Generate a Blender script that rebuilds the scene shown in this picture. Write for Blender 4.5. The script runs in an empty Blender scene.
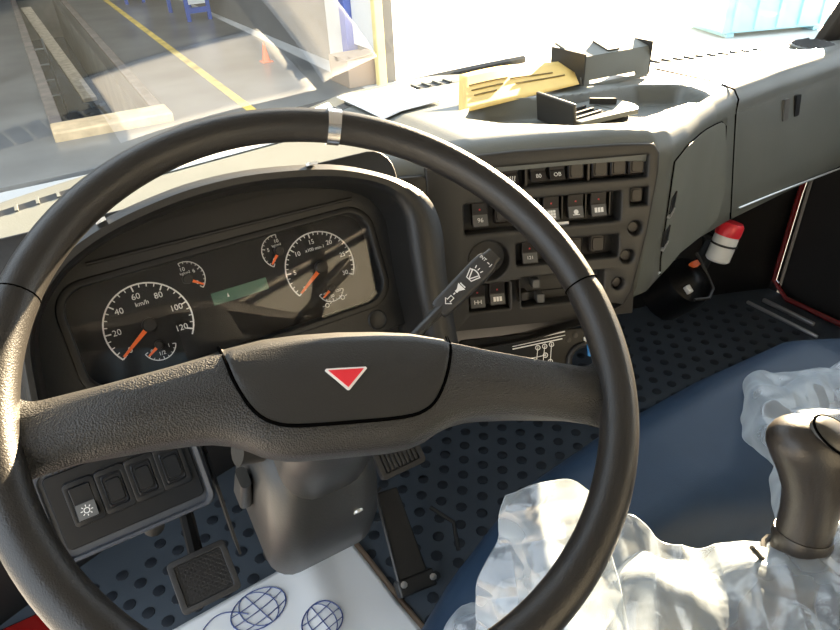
import bpy, bmesh, math, random
from mathutils import Vector as V, Matrix, noise
random.seed(7)
scene = bpy.context.scene
C = scene.collection
R = math.radians

# ------------------------------------------------------------------ camera
CAM = V((-0.1376, -0.3651, 1.0854))
cd = bpy.data.cameras.new('camera'); cam = bpy.data.objects.new('camera', cd); C.objects.link(cam)
cd.sensor_width = 36; cd.lens = 36*660/840; cd.clip_start = .01; cd.clip_end = 500
cam.matrix_world = Matrix.Translation(CAM) @ Matrix(((0.85666, 0.31349, -0.40971, 0), (-0.51404, 0.45166, -0.72922, 0), (-0.04355, 0.83530, 0.54807, 0), (0, 0, 0, 1)))
scene.camera = cam
# ------------------------------------------------------------------ world, sun, exposure
w = bpy.data.worlds.new('sky'); scene.world = w; w.use_nodes = True
bg = w.node_tree.nodes['Background']; bg.inputs[0].default_value = (.80, .90, 1, 1); bg.inputs[1].default_value = 2.9
SUN_AZ, SUN_EL = 59, 11.3
sd = bpy.data.lights.new('sun', 'SUN'); sd.energy = 90; sd.angle = R(.6); sd.color = (1, .77, .49)
sun = bpy.data.objects.new('sun', sd); C.objects.link(sun)
S = V((math.cos(R(SUN_EL))*math.sin(R(SUN_AZ)), math.cos(R(SUN_EL))*math.cos(R(SUN_AZ)), math.sin(R(SUN_EL))))
sun.rotation_euler = S.to_track_quat('Z', 'Y').to_euler()
vs = scene.view_settings
vs.view_transform = 'Standard'; vs.look = 'None'; vs.exposure = .15; vs.gamma = 1; vs.use_curve_mapping = False

# ------------------------------------------------------------------ materials
MATS = {}
def mat(name, col, rough=.5, bump=0, scale=300, var=0, vscale=6, metal=0, spec=.5, coat=0, detail=2, vor=False, trans=0, col2=None):
    if name in MATS: return MATS[name]
    m = bpy.data.materials.new(name); m.use_nodes = True; nt = m.node_tree; n = nt.nodes; l = nt.links
    b = n['Principled BSDF']
    b.inputs['Base Color'].default_value = (*col, 1); b.inputs['Roughness'].default_value = rough
    b.inputs['Metallic'].default_value = metal; b.inputs['Specular IOR Level'].default_value = spec
    b.inputs['Coat Weight'].default_value = coat
    tc = n.new('ShaderNodeTexCoord')
    if var or col2:
        t = n.new('ShaderNodeTexNoise'); t.inputs['Scale'].default_value = vscale; t.inputs['Detail'].default_value = 6
        l.new(tc.outputs['Object'], t.inputs['Vector'])
        r = n.new('ShaderNodeValToRGB'); r.color_ramp.elements[0].position = .3; r.color_ramp.elements[1].position = .72
        c2 = col2 if col2 else tuple(c*(1+var) for c in col)
        c1 = col if col2 else tuple(c*(1-var) for c in col)
        r.color_ramp.elements[0].color = (*c1, 1); r.color_ramp.elements[1].color = (*c2, 1)
        l.new(t.outputs['Fac'], r.inputs['Fac']); l.new(r.outputs['Color'], b.inputs['Base Color'])
    if bump:
        if vor:
            t = n.new('ShaderNodeTexVoronoi'); t.feature = 'F1'; o = t.outputs['Distance']
        else:
            t = n.new('ShaderNodeTexNoise'); t.inputs['Detail'].default_value = detail; o = t.outputs['Fac']
        t.inputs['Scale'].default_value = scale
        l.new(tc.outputs['Object'], t.inputs['Vector'])
        bn = n.new('ShaderNodeBump'); bn.inputs['Strength'].default_value = bump; bn.inputs['Distance'].default_value = .0006
        l.new(o, bn.inputs['Height']); l.new(bn.outputs['Normal'], b.inputs['Normal'])
    MATS[name] = m; return m

def glassmat(name, tint, base, edge):
    m = bpy.data.materials.new(name); m.use_nodes = True; nt = m.node_tree; n = nt.nodes; l = nt.links
    n.remove(n['Principled BSDF']); out = n['Material Output']
    tr = n.new('ShaderNodeBsdfTransparent'); tr.inputs[0].default_value = (*tint, 1)
    gl = n.new('ShaderNodeBsdfGlossy'); gl.inputs['Roughness'].default_value = .003
    lw = n.new('ShaderNodeLayerWeight'); lw.inputs[0].default_value = .5
    pw = n.new('ShaderNodeMath'); pw.operation = 'POWER'; pw.inputs[1].default_value = 4; l.new(lw.outputs['Facing'], pw.inputs[0])
    mr = n.new('ShaderNodeMapRange'); mr.inputs['To Min'].default_value = base; mr.inputs['To Max'].default_value = edge
    l.new(pw.outputs[0], mr.inputs['Value'])
    mx = n.new('ShaderNodeMixShader'); l.new(mr.outputs[0], mx.inputs[0]); l.new(tr.outputs[0], mx.inputs[1]); l.new(gl.outputs[0], mx.inputs[2])
    l.new(mx.outputs[0], out.inputs[0]); MATS[name] = m; return m

def filmmat(name, col, alpha, rough=.25):
    m = bpy.data.materials.new(name); m.use_nodes = True; nt = m.node_tree; n = nt.nodes; l = nt.links
    n.remove(n['Principled BSDF']); out = n['Material Output']
    tr = n.new('ShaderNodeBsdfTransparent')
    df = n.new('ShaderNodeBsdfDiffuse'); df.inputs[0].default_value = (*col, 1)
    tl = n.new('ShaderNodeBsdfTranslucent'); tl.inputs[0].default_value = (*col, 1)
    gl = n.new('ShaderNodeBsdfGlossy'); gl.inputs['Roughness'].default_value = rough
    m1 = n.new('ShaderNodeMixShader'); m1.inputs[0].default_value = .45; l.new(df.outputs[0], m1.inputs[1]); l.new(tl.outputs[0], m1.inputs[2])
    lw = n.new('ShaderNodeLayerWeight'); lw.inputs[0].default_value = .45
    mr = n.new('ShaderNodeMapRange'); mr.inputs['To Min'].default_value = alpha; mr.inputs['To Max'].default_value = .74
    l.new(lw.outputs['Facing'], mr.inputs['Value'])
    m2 = n.new('ShaderNodeMixShader'); l.new(mr.outputs[0], m2.inputs[0]); l.new(tr.outputs[0], m2.inputs[1]); l.new(m1.outputs[0], m2.inputs[2])
    m3 = n.new('ShaderNodeMixShader'); m3.inputs[0].default_value = .07; l.new(m2.outputs[0], m3.inputs[1]); l.new(gl.outputs[0], m3.inputs[2])
    tc = n.new('ShaderNodeTexCoord'); t = n.new('ShaderNodeTexNoise'); t.inputs['Scale'].default_value = 16; t.inputs['Detail'].default_value = 3; t.inputs['Distortion'].default_value = 2.0
    l.new(tc.outputs['Object'], t.inputs['Vector'])
    bn = n.new('ShaderNodeBump'); bn.inputs['Strength'].default_value = .22; bn.inputs['Distance'].default_value = .012; l.new(t.outputs['Fac'], bn.inputs['Height'])
    for q in (df, tl, gl): l.new(bn.outputs['Normal'], q.inputs['Normal'])
    l.new(m3.outputs[0], out.inputs[0]); MATS[name] = m; return m

mat('dash_grey', (.122, .130, .120), .42, .35, 420, .08, 9)
mat('dash_light', (.155, .165, .150), .5, .3, 420, .06, 9)
mat('dash_dark', (.030, .030, .031), .5, .3, 420)
mat('panel_grey', (.025, .0235, .021), .46, .25, 420)
mat('pocket', (.020, .018, .016), .5)
mat('black', (.006, .006, .006), .45)
mat('black_gloss', (.004, .004, .0045), .35, spec=.25)
mat('rim', (.015, .014, .0135), .36, .5, 900, .1, 20)
mat('hub', (.019, .0185, .018), .46, .9, 800, 0, 20, vor=True)
mat('pad', (.018, .0176, .0173), .44, .6, 900)
mat('groove', (.002, .002, .002), .9, spec=0)
mat('red', (.72, .03, .045), .35)
mat('white', (.82, .82, .80), .5)
mat('white_print', (.80, .80, .78), .5)
mat('silver', (.80, .81, .84), .22, .5, 60, metal=1)
mat('orange', (.95, .17, .03), .4)
mat('lcd', (.075, .16, .115), .25, 0, 1, .1, 30)
mat('dial', (.006, .006, .0065), .5, spec=.3)
mat('cluster', (.012, .0118, .0115), .45, .3, 450)
mat('switch_dark', (.014, .0105, .009), .4)
mat('switch_face', (.10, .10, .098), .4)
mat('switch_black', (.010, .011, .013), .36, spec=.3)
mat('column', (.025, .026, .026), .40, .25, 420)
mat('navy', (.017, .036, .070), .48, .35, 700, .2, 5, spec=.3)
mat('navy_panel', (.055, .062, .076), .45, .25, 420)
mat('mat', (.062, .078, .098), .5, .3, 300, .12, 8)
mat('stud', (.020, .025, .033), .42)
mat('rubber', (.018, .018, .019), .55, .4, 300)
mat('knob', (.022, .0185, .016), .38, .35, 480, .1, 30)
mat('knob_cap', (.034, .031, .026), .35)
mat('paper', (.80, .82, .84), .7, .3, 25)
mat('kraft', (.36, .27, .20), .8)
mat('blueprint', (.05, .08, .24), .6)
mat('yellow_paper', (.74, .52, .16), .7, 0, 1, .12, 14)
mat('ink', (.22, .16, .06), .7)
mat('door_dark', (.020, .018, .017), .6, .3, 300)
mat('red_body', (.20, .008, .007), .25, coat=.5)
mat('trim_silver', (.62, .63, .62), .3, metal=.7)
mat('bottle', (.70, .72, .72), .35)
mat('blue_cap', (.03, .22, .55), .35)
mat('headliner', (.30, .30, .295), .9)
mat('concrete', (.085, .087, .09), .28, .4, 18, 0, 1.1, detail=8, col2=(.20, .20, .195))
mat('yard', (.52, .51, .49), .75, .3, 18, .1, .6)
mat('pit_wall', (.20, .185, .16), .7, .5, 12, 0, 2, detail=8, col2=(.33, .30, .26))
mat('pit_water', (.030, .034, .040), .10, .6, 5, 0, 2.2, detail=4, col2=(.16, .19, .22))
mat('curb', (.16, .13, .11), .6, .5, 20, .4, 5)
mat('curb_end_sunlit', (.62, .45, .26), .7, .5, 20, .25, 5)  # warm sunlight on the pit's near curb is put into this colour
mat('yellow', (.72, .50, .10), .6, 0, 1, .35, 4)
mat('yellow_pale', (.80, .68, .30), .6, 0, 1, .1, 4)
mat('blue_paint', (.04, .10, .42), .45)
mat('wood', (.42, .34, .24), .7, .4, 40, .3, 12)
mat('wall_paint', (.16, .15, .135), .8, .3, 8, .15, .7)
mat('roof_sheet', (.30, .30, .30), .8)
mat('door_white', (.62, .62, .60), .6, 0, 1, .08, 3)
mat('cone', (.85, .16, .04), .5)
mat('container', (.40, .70, .78), .5, 0, 1, .08, 2)
mat('steel', (.45, .46, .47), .35, metal=.9)
glassmat('windscreen', (.97, .985, .98), .12, .8)
glassmat('lens', (.97, .97, .97), .028, .6)
filmmat('film', (.60, .68, .76), .14, .2)
filmmat('film_thin', (.90, .93, .96), .32)

# ------------------------------------------------------------------ helpers
WL = {}
def tag(o, label=None, cat=None, group=None, kind=None):
    if label: o['label'] = label
    if cat: o['category'] = cat
    if group: o['group'] = group
    if kind: o['kind'] = kind
    return o
def empty(name, loc, label=None, cat=None, group=None):
    o = bpy.data.objects.new(name, None); o.empty_display_size = .05; C.objects.link(o); o.location = loc; WL[o] = V(loc)
    return tag(o, label, cat, group)
def put(name, VF, m, parent=None, smooth=35, bevel=0, seg=2, solid=0, sub=0):
    vs_, fs = VF[0], VF[1]
    vs_ = [V(p) for p in vs_]
    lo = V([min(p[i] for p in vs_) for i in range(3)]); hi = V([max(p[i] for p in vs_) for i in range(3)])
    base = V(((lo.x+hi.x)/2, (lo.y+hi.y)/2, lo.z))
    me = bpy.data.meshes.new(name); me.from_pydata([p-base for p in vs_], [], fs)
    bm = bmesh.new(); bm.from_mesh(me); bmesh.ops.remove_doubles(bm, verts=bm.verts, dist=1e-6)
    if not solid: bmesh.ops.recalc_face_normals(bm, faces=bm.faces)
    bm.to_mesh(me); bm.free()
    if smooth is not None:
        me.polygons.foreach_set('use_smooth', [True]*len(me.polygons))
        me.set_sharp_from_angle(angle=R(smooth))
    if isinstance(m, str): m = MATS[m]
    me.materials.append(m)
    o = bpy.data.objects.new(name, me); C.objects.link(o)
    o.location = base-(WL[parent] if parent else V((0, 0, 0))); o.parent = parent; WL[o] = base
    if solid:
        s = o.modifiers.new('solid', 'SOLIDIFY'); s.thickness = solid; s.offset = 0
    if bevel:
        b = o.modifiers.new('bevel', 'BEVEL'); b.width = bevel; b.segments = seg; b.limit_method = 'ANGLE'; b.angle_limit = R(40)
    if sub:
        b = o.modifiers.new('sub', 'SUBSURF'); b.levels = sub; b.render_levels = sub
    return o
def struct(name, VF, m, parent=None, **k):
    o = put(name, VF, m, parent, **k)
    if parent is None: o['kind'] = 'structure'
    return o
class Fr:
    def __init__(s, o, ex, ey, ez): s.o, s.x, s.y, s.z = V(o), V(ex).normalized(), V(ey).normalized(), V(ez).normalized()
    def p(s, u, v, w=0): return s.o+s.x*u+s.y*v+s.z*w
    def at(s, u, v, w=0): return Fr(s.p(u, v, w), s.x, s.y, s.z)
    def rot(s, a):  # about own z
        c, n = math.cos(a), math.sin(a); return Fr(s.o, s.x*c+s.y*n, s.y*c-s.x*n, s.z)
    def tilt(s, a):  # about own x
        c, n = math.cos(a), math.sin(a); return Fr(s.o, s.x, s.y*c+s.z*n, s.z*c-s.y*n)
WORLD = Fr((0, 0, 0), (1, 0, 0), (0, 1, 0), (0, 0, 1))
def join(*L):
    v, f = [], []
    for a in L:
        k = len(v); v += list(a[0]); f += [tuple(i+k for i in q) for q in a[1]]
    return v, f
def box(fr, u0, u1, v0, v1, w0, w1):
    P = [fr.p(u, v, q) for q in (w0, w1) for v in (v0, v1) for u in (u0, u1)]
    return P, [(0, 2, 3, 1), (4, 5, 7, 6), (0, 1, 5, 4), (2, 6, 7, 3), (0, 4, 6, 2), (1, 3, 7, 5)]
def wbox(x0, x1, y0, y1, z0, z1): return box(WORLD, x0, x1, y0, y1, z0, z1)
def prism(fr, poly, w0, w1, top=1.0):
    n = len(poly); cx = sum(p[0] for p in poly)/n; cy = sum(p[1] for p in poly)/n
    v = [fr.p(x, y, w0) for x, y in poly]+[fr.p(cx+(x-cx)*top, cy+(y-cy)*top, w1) for x, y in poly]
    return v, [tuple(range(n-1, -1, -1)), tuple(range(n, 2*n))]+[(i, (i+1) % n, n+(i+1) % n, n+i) for i in range(n)]
def rrect(u0, u1, v0, v1, r, k=5):
    o = []
    for cx, cy, a in ((u1-r, v1-r, 0), (u0+r, v1-r, 90), (u0+r, v0+r, 180), (u1-r, v0+r, 270)):
        for i in range(k+1): t = R(a+90*i/k); o.append((cx+r*math.cos(t), cy+r*math.sin(t)))
    return o
def circ(cx, cy, r, k=24, a0=0): return [(cx+r*math.cos(2*math.pi*i/k+a0), cy+r*math.sin(2*math.pi*i/k+a0)) for i in range(k)]
def loft(rings, closed=True, caps=True, cyc=False):
    n = len(rings[0]); v = [p for r in rings for p in r]; f = []
    m = len(rings)
    for j in range(m if cyc else m-1):
        for i in range(n if closed else n-1):
            a, b = j*n+i, j*n+(i+1) % n; c, d = ((j+1) % m)*n+(i+1) % n, ((j+1) % m)*n+i
            f.append((a, b, c, d))
    if caps and not cyc and closed: f += [tuple(range(n-1, -1, -1)), tuple(range((m-1)*n, m*n))]
    return v, f
def tube(path, r, seg=10, closed=False, flat=1.0):
    P = [V(p) for p in path]; n = len(P); rings = []; up = None
    for i in range(n):
        a = P[(i-1) % n] if (i or closed) else P[i]; b = P[(i+1) % n] if (i < n-1 or closed) else P[i]
        t = (b-a).normalized()
        if up is None:
            up = V((0, 0, 1)) if abs(t.z) < .9 else V((0, 1, 0))
        up = (up-t*up.dot(t)).normalized(); s = t.cross(up)
        rr = r[i] if isinstance(r, (list, tuple)) else r
        rings.append([P[i]+(up*math.cos(q)*flat+s*math.sin(q))*rr for q in [2*math.pi*k/seg for k in range(seg)]])
    return loft(rings, True, True, closed)
def lathe(fr, prof, seg=28):
    rings = [[fr.p(r*math.cos(2*math.pi*i/seg), r*math.sin(2*math.pi*i/seg), h) for i in range(seg)] for r, h in prof]
    return loft(rings)
def grid(fn, nu, nv):
    v = [fn(i/nu, j/nv) for j in range(nv+1) for i in range(nu+1)]
    return v, [(j*(nu+1)+i, j*(nu+1)+i+1, (j+1)*(nu+1)+i+1, (j+1)*(nu+1)+i) for j in range(nv) for i in range(nu)]
def curve_mesh(cu):
    o = bpy.data.objects.new('tmp', cu); C.objects.link(o)
    dg = bpy.context.evaluated_depsgraph_get(); me = bpy.data.meshes.new_from_object(o.evaluated_get(dg))
    vv = [v.co.copy() for v in me.vertices]; ff = [tuple(p.vertices) for p in me.polygons]
    bpy.data.objects.remove(o); bpy.data.meshes.remove(me); bpy.data.curves.remove(cu)
    return vv, ff
def plate(fr, outline, holes, w0, w1, bev=0):
    cu = bpy.data.curves.new('t', 'CURVE'); cu.dimensions = '2D'; cu.fill_mode = 'BOTH'
    cu.extrude = max((w1-w0)/2-bev, 1e-5); cu.bevel_depth = bev; cu.bevel_resolution = 2
    for poly in [outline]+holes:
        s = cu.splines.new('POLY'); s.points.add(len(poly)-1); s.use_cyclic_u = True
        for q, (x, y) in zip(s.points, poly): q.co = (x, y, 0, 1)
    v, f = curve_mesh(cu); m = (w0+w1)/2
    return [fr.p(p.x, p.y, p.z+m) for p in v], f
def text(fr, s, size, w=.0004, align='CENTER', sx=1.0):
    cu = bpy.data.curves.new('t', 'FONT'); cu.body = s; cu.size = size; cu.align_x = align; cu.align_y = 'CENTER'; cu.extrude = w/2; cu.resolution_u = 3
    v, f = curve_mesh(cu); return [fr.p(p.x*sx, p.y, p.z+w/2) for p in v], f
def stroke(fr, pts, wd, w0=0, w1=.0004, closed=False):
    """flat printed line of width wd through 2-D points"""
    P = [V((a, b)) for a, b in pts]; n = len(P); L, Rr = [], []
    for i in range(n):
        a = P[(i-1) % n] if (i or closed) else P[i]; b = P[(i+1) % n] if (i < n-1 or closed) else P[i]
        t = (b-a); t = t.normalized() if t.length > 0 else V((1, 0)); nn = V((-t.y, t.x))*wd/2
        L.append(P[i]+nn); Rr.append(P[i]-nn)
    rings = [[fr.p(L[i].x, L[i].y, w0), fr.p(Rr[i].x, Rr[i].y, w0), fr.p(Rr[i].x, Rr[i].y, w1), fr.p(L[i].x, L[i].y, w1)] for i in range(n)]
    return loft(rings, True, True, closed)
def arc(cx, cy, r, a0, a1, k=40): return [(cx+r*math.cos(R(a0+(a1-a0)*i/k)), cy+r*math.sin(R(a0+(a1-a0)*i/k))) for i in range(k+1)]
def lerp(tab, x):
    """piecewise smooth table lookup: rows (x, a, b, ...)"""
    if x <= tab[0][0]: return tab[0][1:]
    for p, q in zip(tab, tab[1:]):
        if x <= q[0]:
            t = (x-p[0])/(q[0]-p[0]); return tuple(a+(b-a)*t for a, b in zip(p[1:], q[1:]))
    return tab[-1][1:]
def smooth(a, b, x):
    t = min(1, max(0, (x-a)/(b-a))); return t*t*(3-2*t)

# frames of the cab's panels
sn, cs = math.sin, math.cos
K = Fr((0, .33, .684), (1, 0, 0), (0, sn(R(25)), cs(R(25))), (0, -cs(R(25)), sn(R(25))))        # instrument cluster
_h = V((cs(R(24)), -sn(R(24)), 0)); _n = V((-sn(R(24))*cs(R(12)), -cs(R(24))*cs(R(12)), sn(R(12))))
P = Fr((.31, .34, .60), _h, _n.cross(_h), _n)                                                        # centre switch panel
_h = V((cs(R(22)), sn(R(22)), 0)); D = Fr((.62, .245, .60), _h, (0, 0, 1), (sn(R(22)), -cs(R(22)), 0))  # face beside the corner
_n = V((0, -.540, .8416)).normalized()
WH = Fr((0, 0, .80), (1, 0, 0), _n.cross(V((1, 0, 0))), _n).rot(R(-18.5))                            # steering wheel, turned
def ws_y(x, z): return .80-.22*((x-.53)/1.05)**2-.40*(z-.74)

# ================================================================== STRUCTURE: the cab
floor = struct('floor', wbox(-.60, 1.63, -.95, .80, -.03, 0), 'mat')
# raised round studs of the rubber mat: the 300 nearest as single parts, the rest as one part
studs = []
for j in range(-8, 30):
    for i in range(-12, 32):
        x = i*.053+(.0265 if j % 2 else 0); y = .30+j*.036-.036*5
        if -.55 < x < 1.50 and .0 < y < .56+.2*(1-((x-.53)/1.05)**2): studs.append((x, y))
vis = [q for q in studs if (q[0] < -.05 and q[1] > .42) or (q[0] >= .10 and q[1] > .30)]
vis.sort(key=lambda q: (V((q[0], q[1], 0))-CAM).length)
def stud(x, y, k=10):
    return loft([[V((x+r*math.cos(2*math.pi*i/k), y+r*math.sin(2*math.pi*i/k), z)) for i in range(k)] for r, z in ((.0118, -.001), (.0116, .0012), (.0105, .0016))])
s0 = None
for x, y in vis[:300]:
    if s0 is None: s0 = put('stud', stud(x, y), 'stud', floor); sl = WL[s0]; sx, sy = x, y
    else:
        o = s0.copy(); C.objects.link(o); o.location = s0.location+V((x-sx, y-sy, 0))
rest = [q for q in studs if q not in set(vis[:300])]
o = put('stud_field', join(*[stud(x, y, 8) for x, y in rest]), 'stud', floor); o['kind'] = 'stuff'; o['label'] = 'further round studs of the rubber floor'
struct('wall_front', grid(lambda u, v: V((-.60+2.25*u, ws_y(-.60+2.25*u, .74)+.03+.02*(1-v), -.03+.735*v)), 30, 4), 'door_dark', solid=.02)
struct('wall_back', wbox(-.60, 1.65, -.97, -.93, -.03, 1.47), 'headliner')
cp = [(-.60, -.97), (1.65, -.97)]+[(1.65-2.25*i/20, ws_y(1.65-2.25*i/20, 1.45)) for i in range(21)]
struct('ceiling', prism(WORLD, cp, 1.45, 1.50), 'headliner', smooth=None)
# windscreen, its rubber and the pillars
win = struct('window_1', grid(lambda u, v: V((-.56+2.12*u, ws_y(-.56+2.12*u, .70+.75*v)+.004, .70+.75*v)), 40, 14), 'windscreen', smooth=60)
struct('trim_1', tube([(-.58+2.17*i/30, ws_y(-.58+2.17*i/30, .70), .698) for i in range(31)], .006, 8), 'rubber')
for k, x in ((2, 1.548), (3, -.55)):
    rings = []
    for i in range(9):
        z = .70+.78*i/8; y = ws_y(x, z); s = 1 if x > 0 else -1
        rings.append([V((x-s*.010, y+.012, z)), V((x+s*.022, y-.004, z)), V((x+s*.028, y-.036, z)), V((x+s*.008, y-.036, z)), V((x-s*.010, y-.014, z))])
    struct('trim_%d' % k, loft(rings), 'door_dark', bevel=.004)
# doors: inner panel, red sill edges, window pane
def door(name, DF):
    # DF: x towards the rear of the door, y out of the cab, z up, origin at the front hinge
    t = struct(name, box(DF, 0, 1.16, 0, .05, 0, .715), 'door_dark', bevel=.004)
    put('armrest', box(DF, .31, 1.01, -.045, 0, .50, .56), 'door_dark', t, bevel=.012, seg=3)
    put('map_pocket', box(DF, .26, .96, -.03, 0, .10, .26), 'rubber', t, bevel=.008)
    put('window_sill', box(DF, -.035, 1.16, -.008, .06, .716, .748), 'red_body', t, bevel=.004)
    v = [DF.p(a, .03, b) for a, b in ((.03, .73), (.26, 1.42), (1.16, 1.42), (1.16, .73))]
    put('pane', loft([[p-DF.y*.002 for p in v], [p+DF.y*.002 for p in v]]), 'windscreen', t, smooth=None)
    put('window_frame', tube([DF.p(.0, .03, .72), DF.p(.25, .03, 1.43), DF.p(1.16, .03, 1.43)], .014, 6), 'door_dark', t)
    return t
door('door_1', Fr((1.625, .56, 0), (0, -1, 0), (1, 0, 0), (0, 0, 1)))
door('door_2', Fr((-.66, .60, 0), (-.97, .24, 0), (.24, .97, 0), (0, 0, 1)))      # swung wide open
struct('trim_7', wbox(-.60, -.385, -.60, .62, -.02, .012), 'red_body', bevel=.006)
struct('wall_right_front', join(wbox(1.63, 1.70, .57, .72, -.03, .69)), 'door_dark')
struct('wall_left_front', join(wbox(-.67, -.60, .66, .74, -.03, .69)), 'door_dark')
struct('wall_right', wbox(1.63, 1.68, -.97, -.60, -.03, 1.47), 'headliner')
struct('wall_left', wbox(-.65, -.60, -.97, -.60, -.03, 1.47), 'headliner')
# red painted door opening: sill, front post, with bright kick strips beside it
struct('trim_4', tube([(1.60, -.6, .012), (1.60, .52, .012), (1.605, .575, .05), (1.61, .575, .32), (1.61, .56, .60)], .008, 8), 'red_body')
struct('trim_5', join(wbox(1.545, 1.556, -.5, .32, .0, .012), wbox(1.545, 1.556, .40, .56, 0, .012)), 'trim_silver', bevel=.003)
struct('trim_6', join(wbox(1.50, 1.509, -.5, .24, .0, .010), wbox(1.50, 1.509, .36, .58, 0, .010)), 'trim_silver', bevel=.003)

# ================================================================== STRUCTURE: yard and workshop outside
GZ = -1.0
PF = Fr((.13, 7.75, GZ), (1, -.02, 0), (.024, 1, 0), (0, 0, 1)); PW, PL = .95, 16.
struct('ground', join(box(PF, -12, 0, -1.5, 22, -.3, 0), box(PF, PW, 3.35, -1.5, 22, -.3, 0), box(PF, 0, PW, -1.5, 0, -.3, 0), box(PF, 0, PW, PL, 22, -.3, 0)), 'concrete', smooth=None)
struct('yard_ground', join(wbox(-60, 80, -60, 6.15, GZ-.32, GZ-.005), wbox(3.3, 80, 6.15, 90, GZ-.32, GZ-.005)), 'yard', smooth=None)
pit = struct('pit', join(box(PF, -.2, 0, -.2, PL+.2, -1.5, -.3), box(PF, PW, PW+.2, -.2, PL+.2, -1.5, -.3), box(PF, 0, PW, -.2, 0, -1.5, -.3), box(PF, 0, PW, PL, PL+.2, -1.5, -.3)), 'pit_wall', smooth=None)
put('pit_floor', box(PF, 0, PW, 0, PL, -1.5, -1.38), 'pit_water', pit)
for a, b in ((-.13, .0), (PW, PW+.13)):
    put('curb', box(PF, a, b, 0, PL, -.02, .045), 'curb', pit, bevel=.01)
put('curb_end_sunlit', box(PF, -.13, PW+.13, -.42, 0, -.02, .10), 'curb_end_sunlit', pit, bevel=.02)
struct('wall_workshop_right', wbox(3.78, 3.95, 7.21, 26, GZ-.1, 5), 'wall_paint')
struct('wall_workshop_back', wbox(-14, 3.95, 25.8, 26, GZ-.1, 5), 'wall_paint')
struct('wall_workshop_left', wbox(-14, -13.8, 6, 26, GZ-.1, 5), 'wall_paint')
struct('roof', join(wbox(-14, 4.2, 8.3, 12.0, 4.6, 4.8), wbox(-14, 4.2, 14.5, 18.5, 4.6, 4.8), wbox(-14, 4.2, 20.5, 26.2, 4.6, 4.8)), 'roof_sheet')  # unseen roof; gaps between its sheets added to let skylight onto floor and pit
# painted floor line
tag(put('floor_line', join(box(PF, 1.86, 1.97, -1.2, 20, 0, .003)), 'yellow'), 'long yellow painted line along the workshop floor', 'floor line')
tag(put('yellow_post', box(WORLD, 3.66, 3.77, 7.10, 7.2, GZ, 4.6), 'yellow_pale', bevel=.01), 'yellow painted post at the corner of the workshop wall', 'post')
dw = empty('workshop_door', (3.77, 8.35, GZ), 'white metal door leaf on the workshop wall by the blue post', 'door')
put('leaf', wbox(3.71, 3.775, 8.04, 8.66, GZ+.02, .9), 'door_white', dw, bevel=.006)
put('lock', wbox(3.69, 3.71, 8.08, 8.13, -.36, -.30), 'wood', dw)
tag(put('blue_pillar', wbox(3.62, 3.775, 7.86, 8.02, GZ, 4.6), 'blue_paint', bevel=.008), 'blue steel pillar between white door and white panel', 'pillar')
tag(put('white_panel', wbox(3.71, 3.775, 7.28, 7.84, -.62, .6), 'white', bevel=.006), 'white panel on the workshop wall beside the yellow post', 'board')  # plain white panel set on the wall
cb = empty('cardboard_carton', (3.55, 7.5, GZ), 'brown carton on the workshop floor under the white panel', 'carton')
put('carton_body', wbox(3.32, 3.74, 7.25, 7.80, GZ, -.68), 'kraft', cb, bevel=.004)
put('carton_flap', box(Fr((3.32, 7.25, -.68), (1, 0, .12), (0, 1, 0), (-.12, 0, 1)), 0, .4, 0, .26, 0, .008), 'kraft', cb)
# blue work benches
def bench(x, y, L, W, H, label):
    t = empty('work_bench', (x, y, GZ), label, 'bench', 'blue benches in the workshop')
    for a in (0, 1):
        for b in (0, 1):
            put('leg', wbox(x+a*(W-.07), x+a*(W-.07)+.07, y+b*(L-.07), y+b*(L-.07)+.07, GZ, GZ+H), 'blue_paint', t)
    put('bench_top', wbox(x-.03, x+W+.03, y-.03, y+L+.03, GZ+H, GZ+H+.06), 'blue_paint', t, bevel=.006)
    put('end_sheet', wbox(x+.08, x+W-.08, y+.01, y+.03, GZ+.30, GZ+H-.06), 'white', t)
    put('rail', wbox(x+.02, x+W-.02, y+.02, y+.06, GZ+.14, GZ+.24), 'blue_paint', t)
    return t
bench(3.05, 13.9, 1.6, .48, .85, 'blue work bench with white end sheet, nearer the yellow floor line')
b2 = bench(2.55, 17.6, 1.2, .45, .8, 'smaller blue bench with white end sheet standing deeper in the workshop')
# traffic cone
tc_ = empty('traffic_cone', (3.03, 9.42, GZ), 'small orange traffic cone on the workshop floor', 'traffic cone')
put('cone', lathe(Fr((3.03, 9.42, GZ+.02), (1, 0, 0), (0, 1, 0), (0, 0, 1)), [(.06, 0), (.016, .24), (.012, .25)], 20), 'cone', tc_)
put('foot', wbox(2.95, 3.11, 9.34, 9.50, GZ, GZ+.02), 'cone', tc_, bevel=.004)
# plank and ladder in the pit
PA, PB = V((.55, 19.2, -1.02)), V((.80, 12.3, -1.75)); d = (PB-PA).normalized()
pf = Fr(PA, V((1, 0, 0)), d, V((1, 0, 0)).cross(d))
tag(put('plank', box(pf, -.11, .11, 0, (PB-PA).length, -.03, .03), 'wood', bevel=.004), 'long wooden plank leaning down into the service pit', 'plank')
ld = empty('pit_ladder', (.45, 15.0, -2.35), 'dark step ladder standing in the pit beside the plank', 'ladder')
for xx in (.26, .50): put('stile', tube([(xx, 14.7, -2.38), (xx, 15.3, -1.15)], .022, 6), 'steel', ld)
for i in range(4): put('rung', tube([(.26, 14.82+.13*i, -2.13+.27*i), (.50, 14.82+.13*i, -2.13+.27*i)], .016, 6), 'steel', ld)
ct = empty('steel_bin', (9.6, 6.6, GZ), 'pale blue steel bin standing out in the sunlit yard', 'bin')
CO = Fr((8.75, 6.15, GZ), (.94, -.34, 0), (.34, .94, 0), (0, 0, 1))
put('bin_body', box(CO, 0, 1.7, 0, 1.1, .06, 1.3), 'container', ct, bevel=.02)
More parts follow.
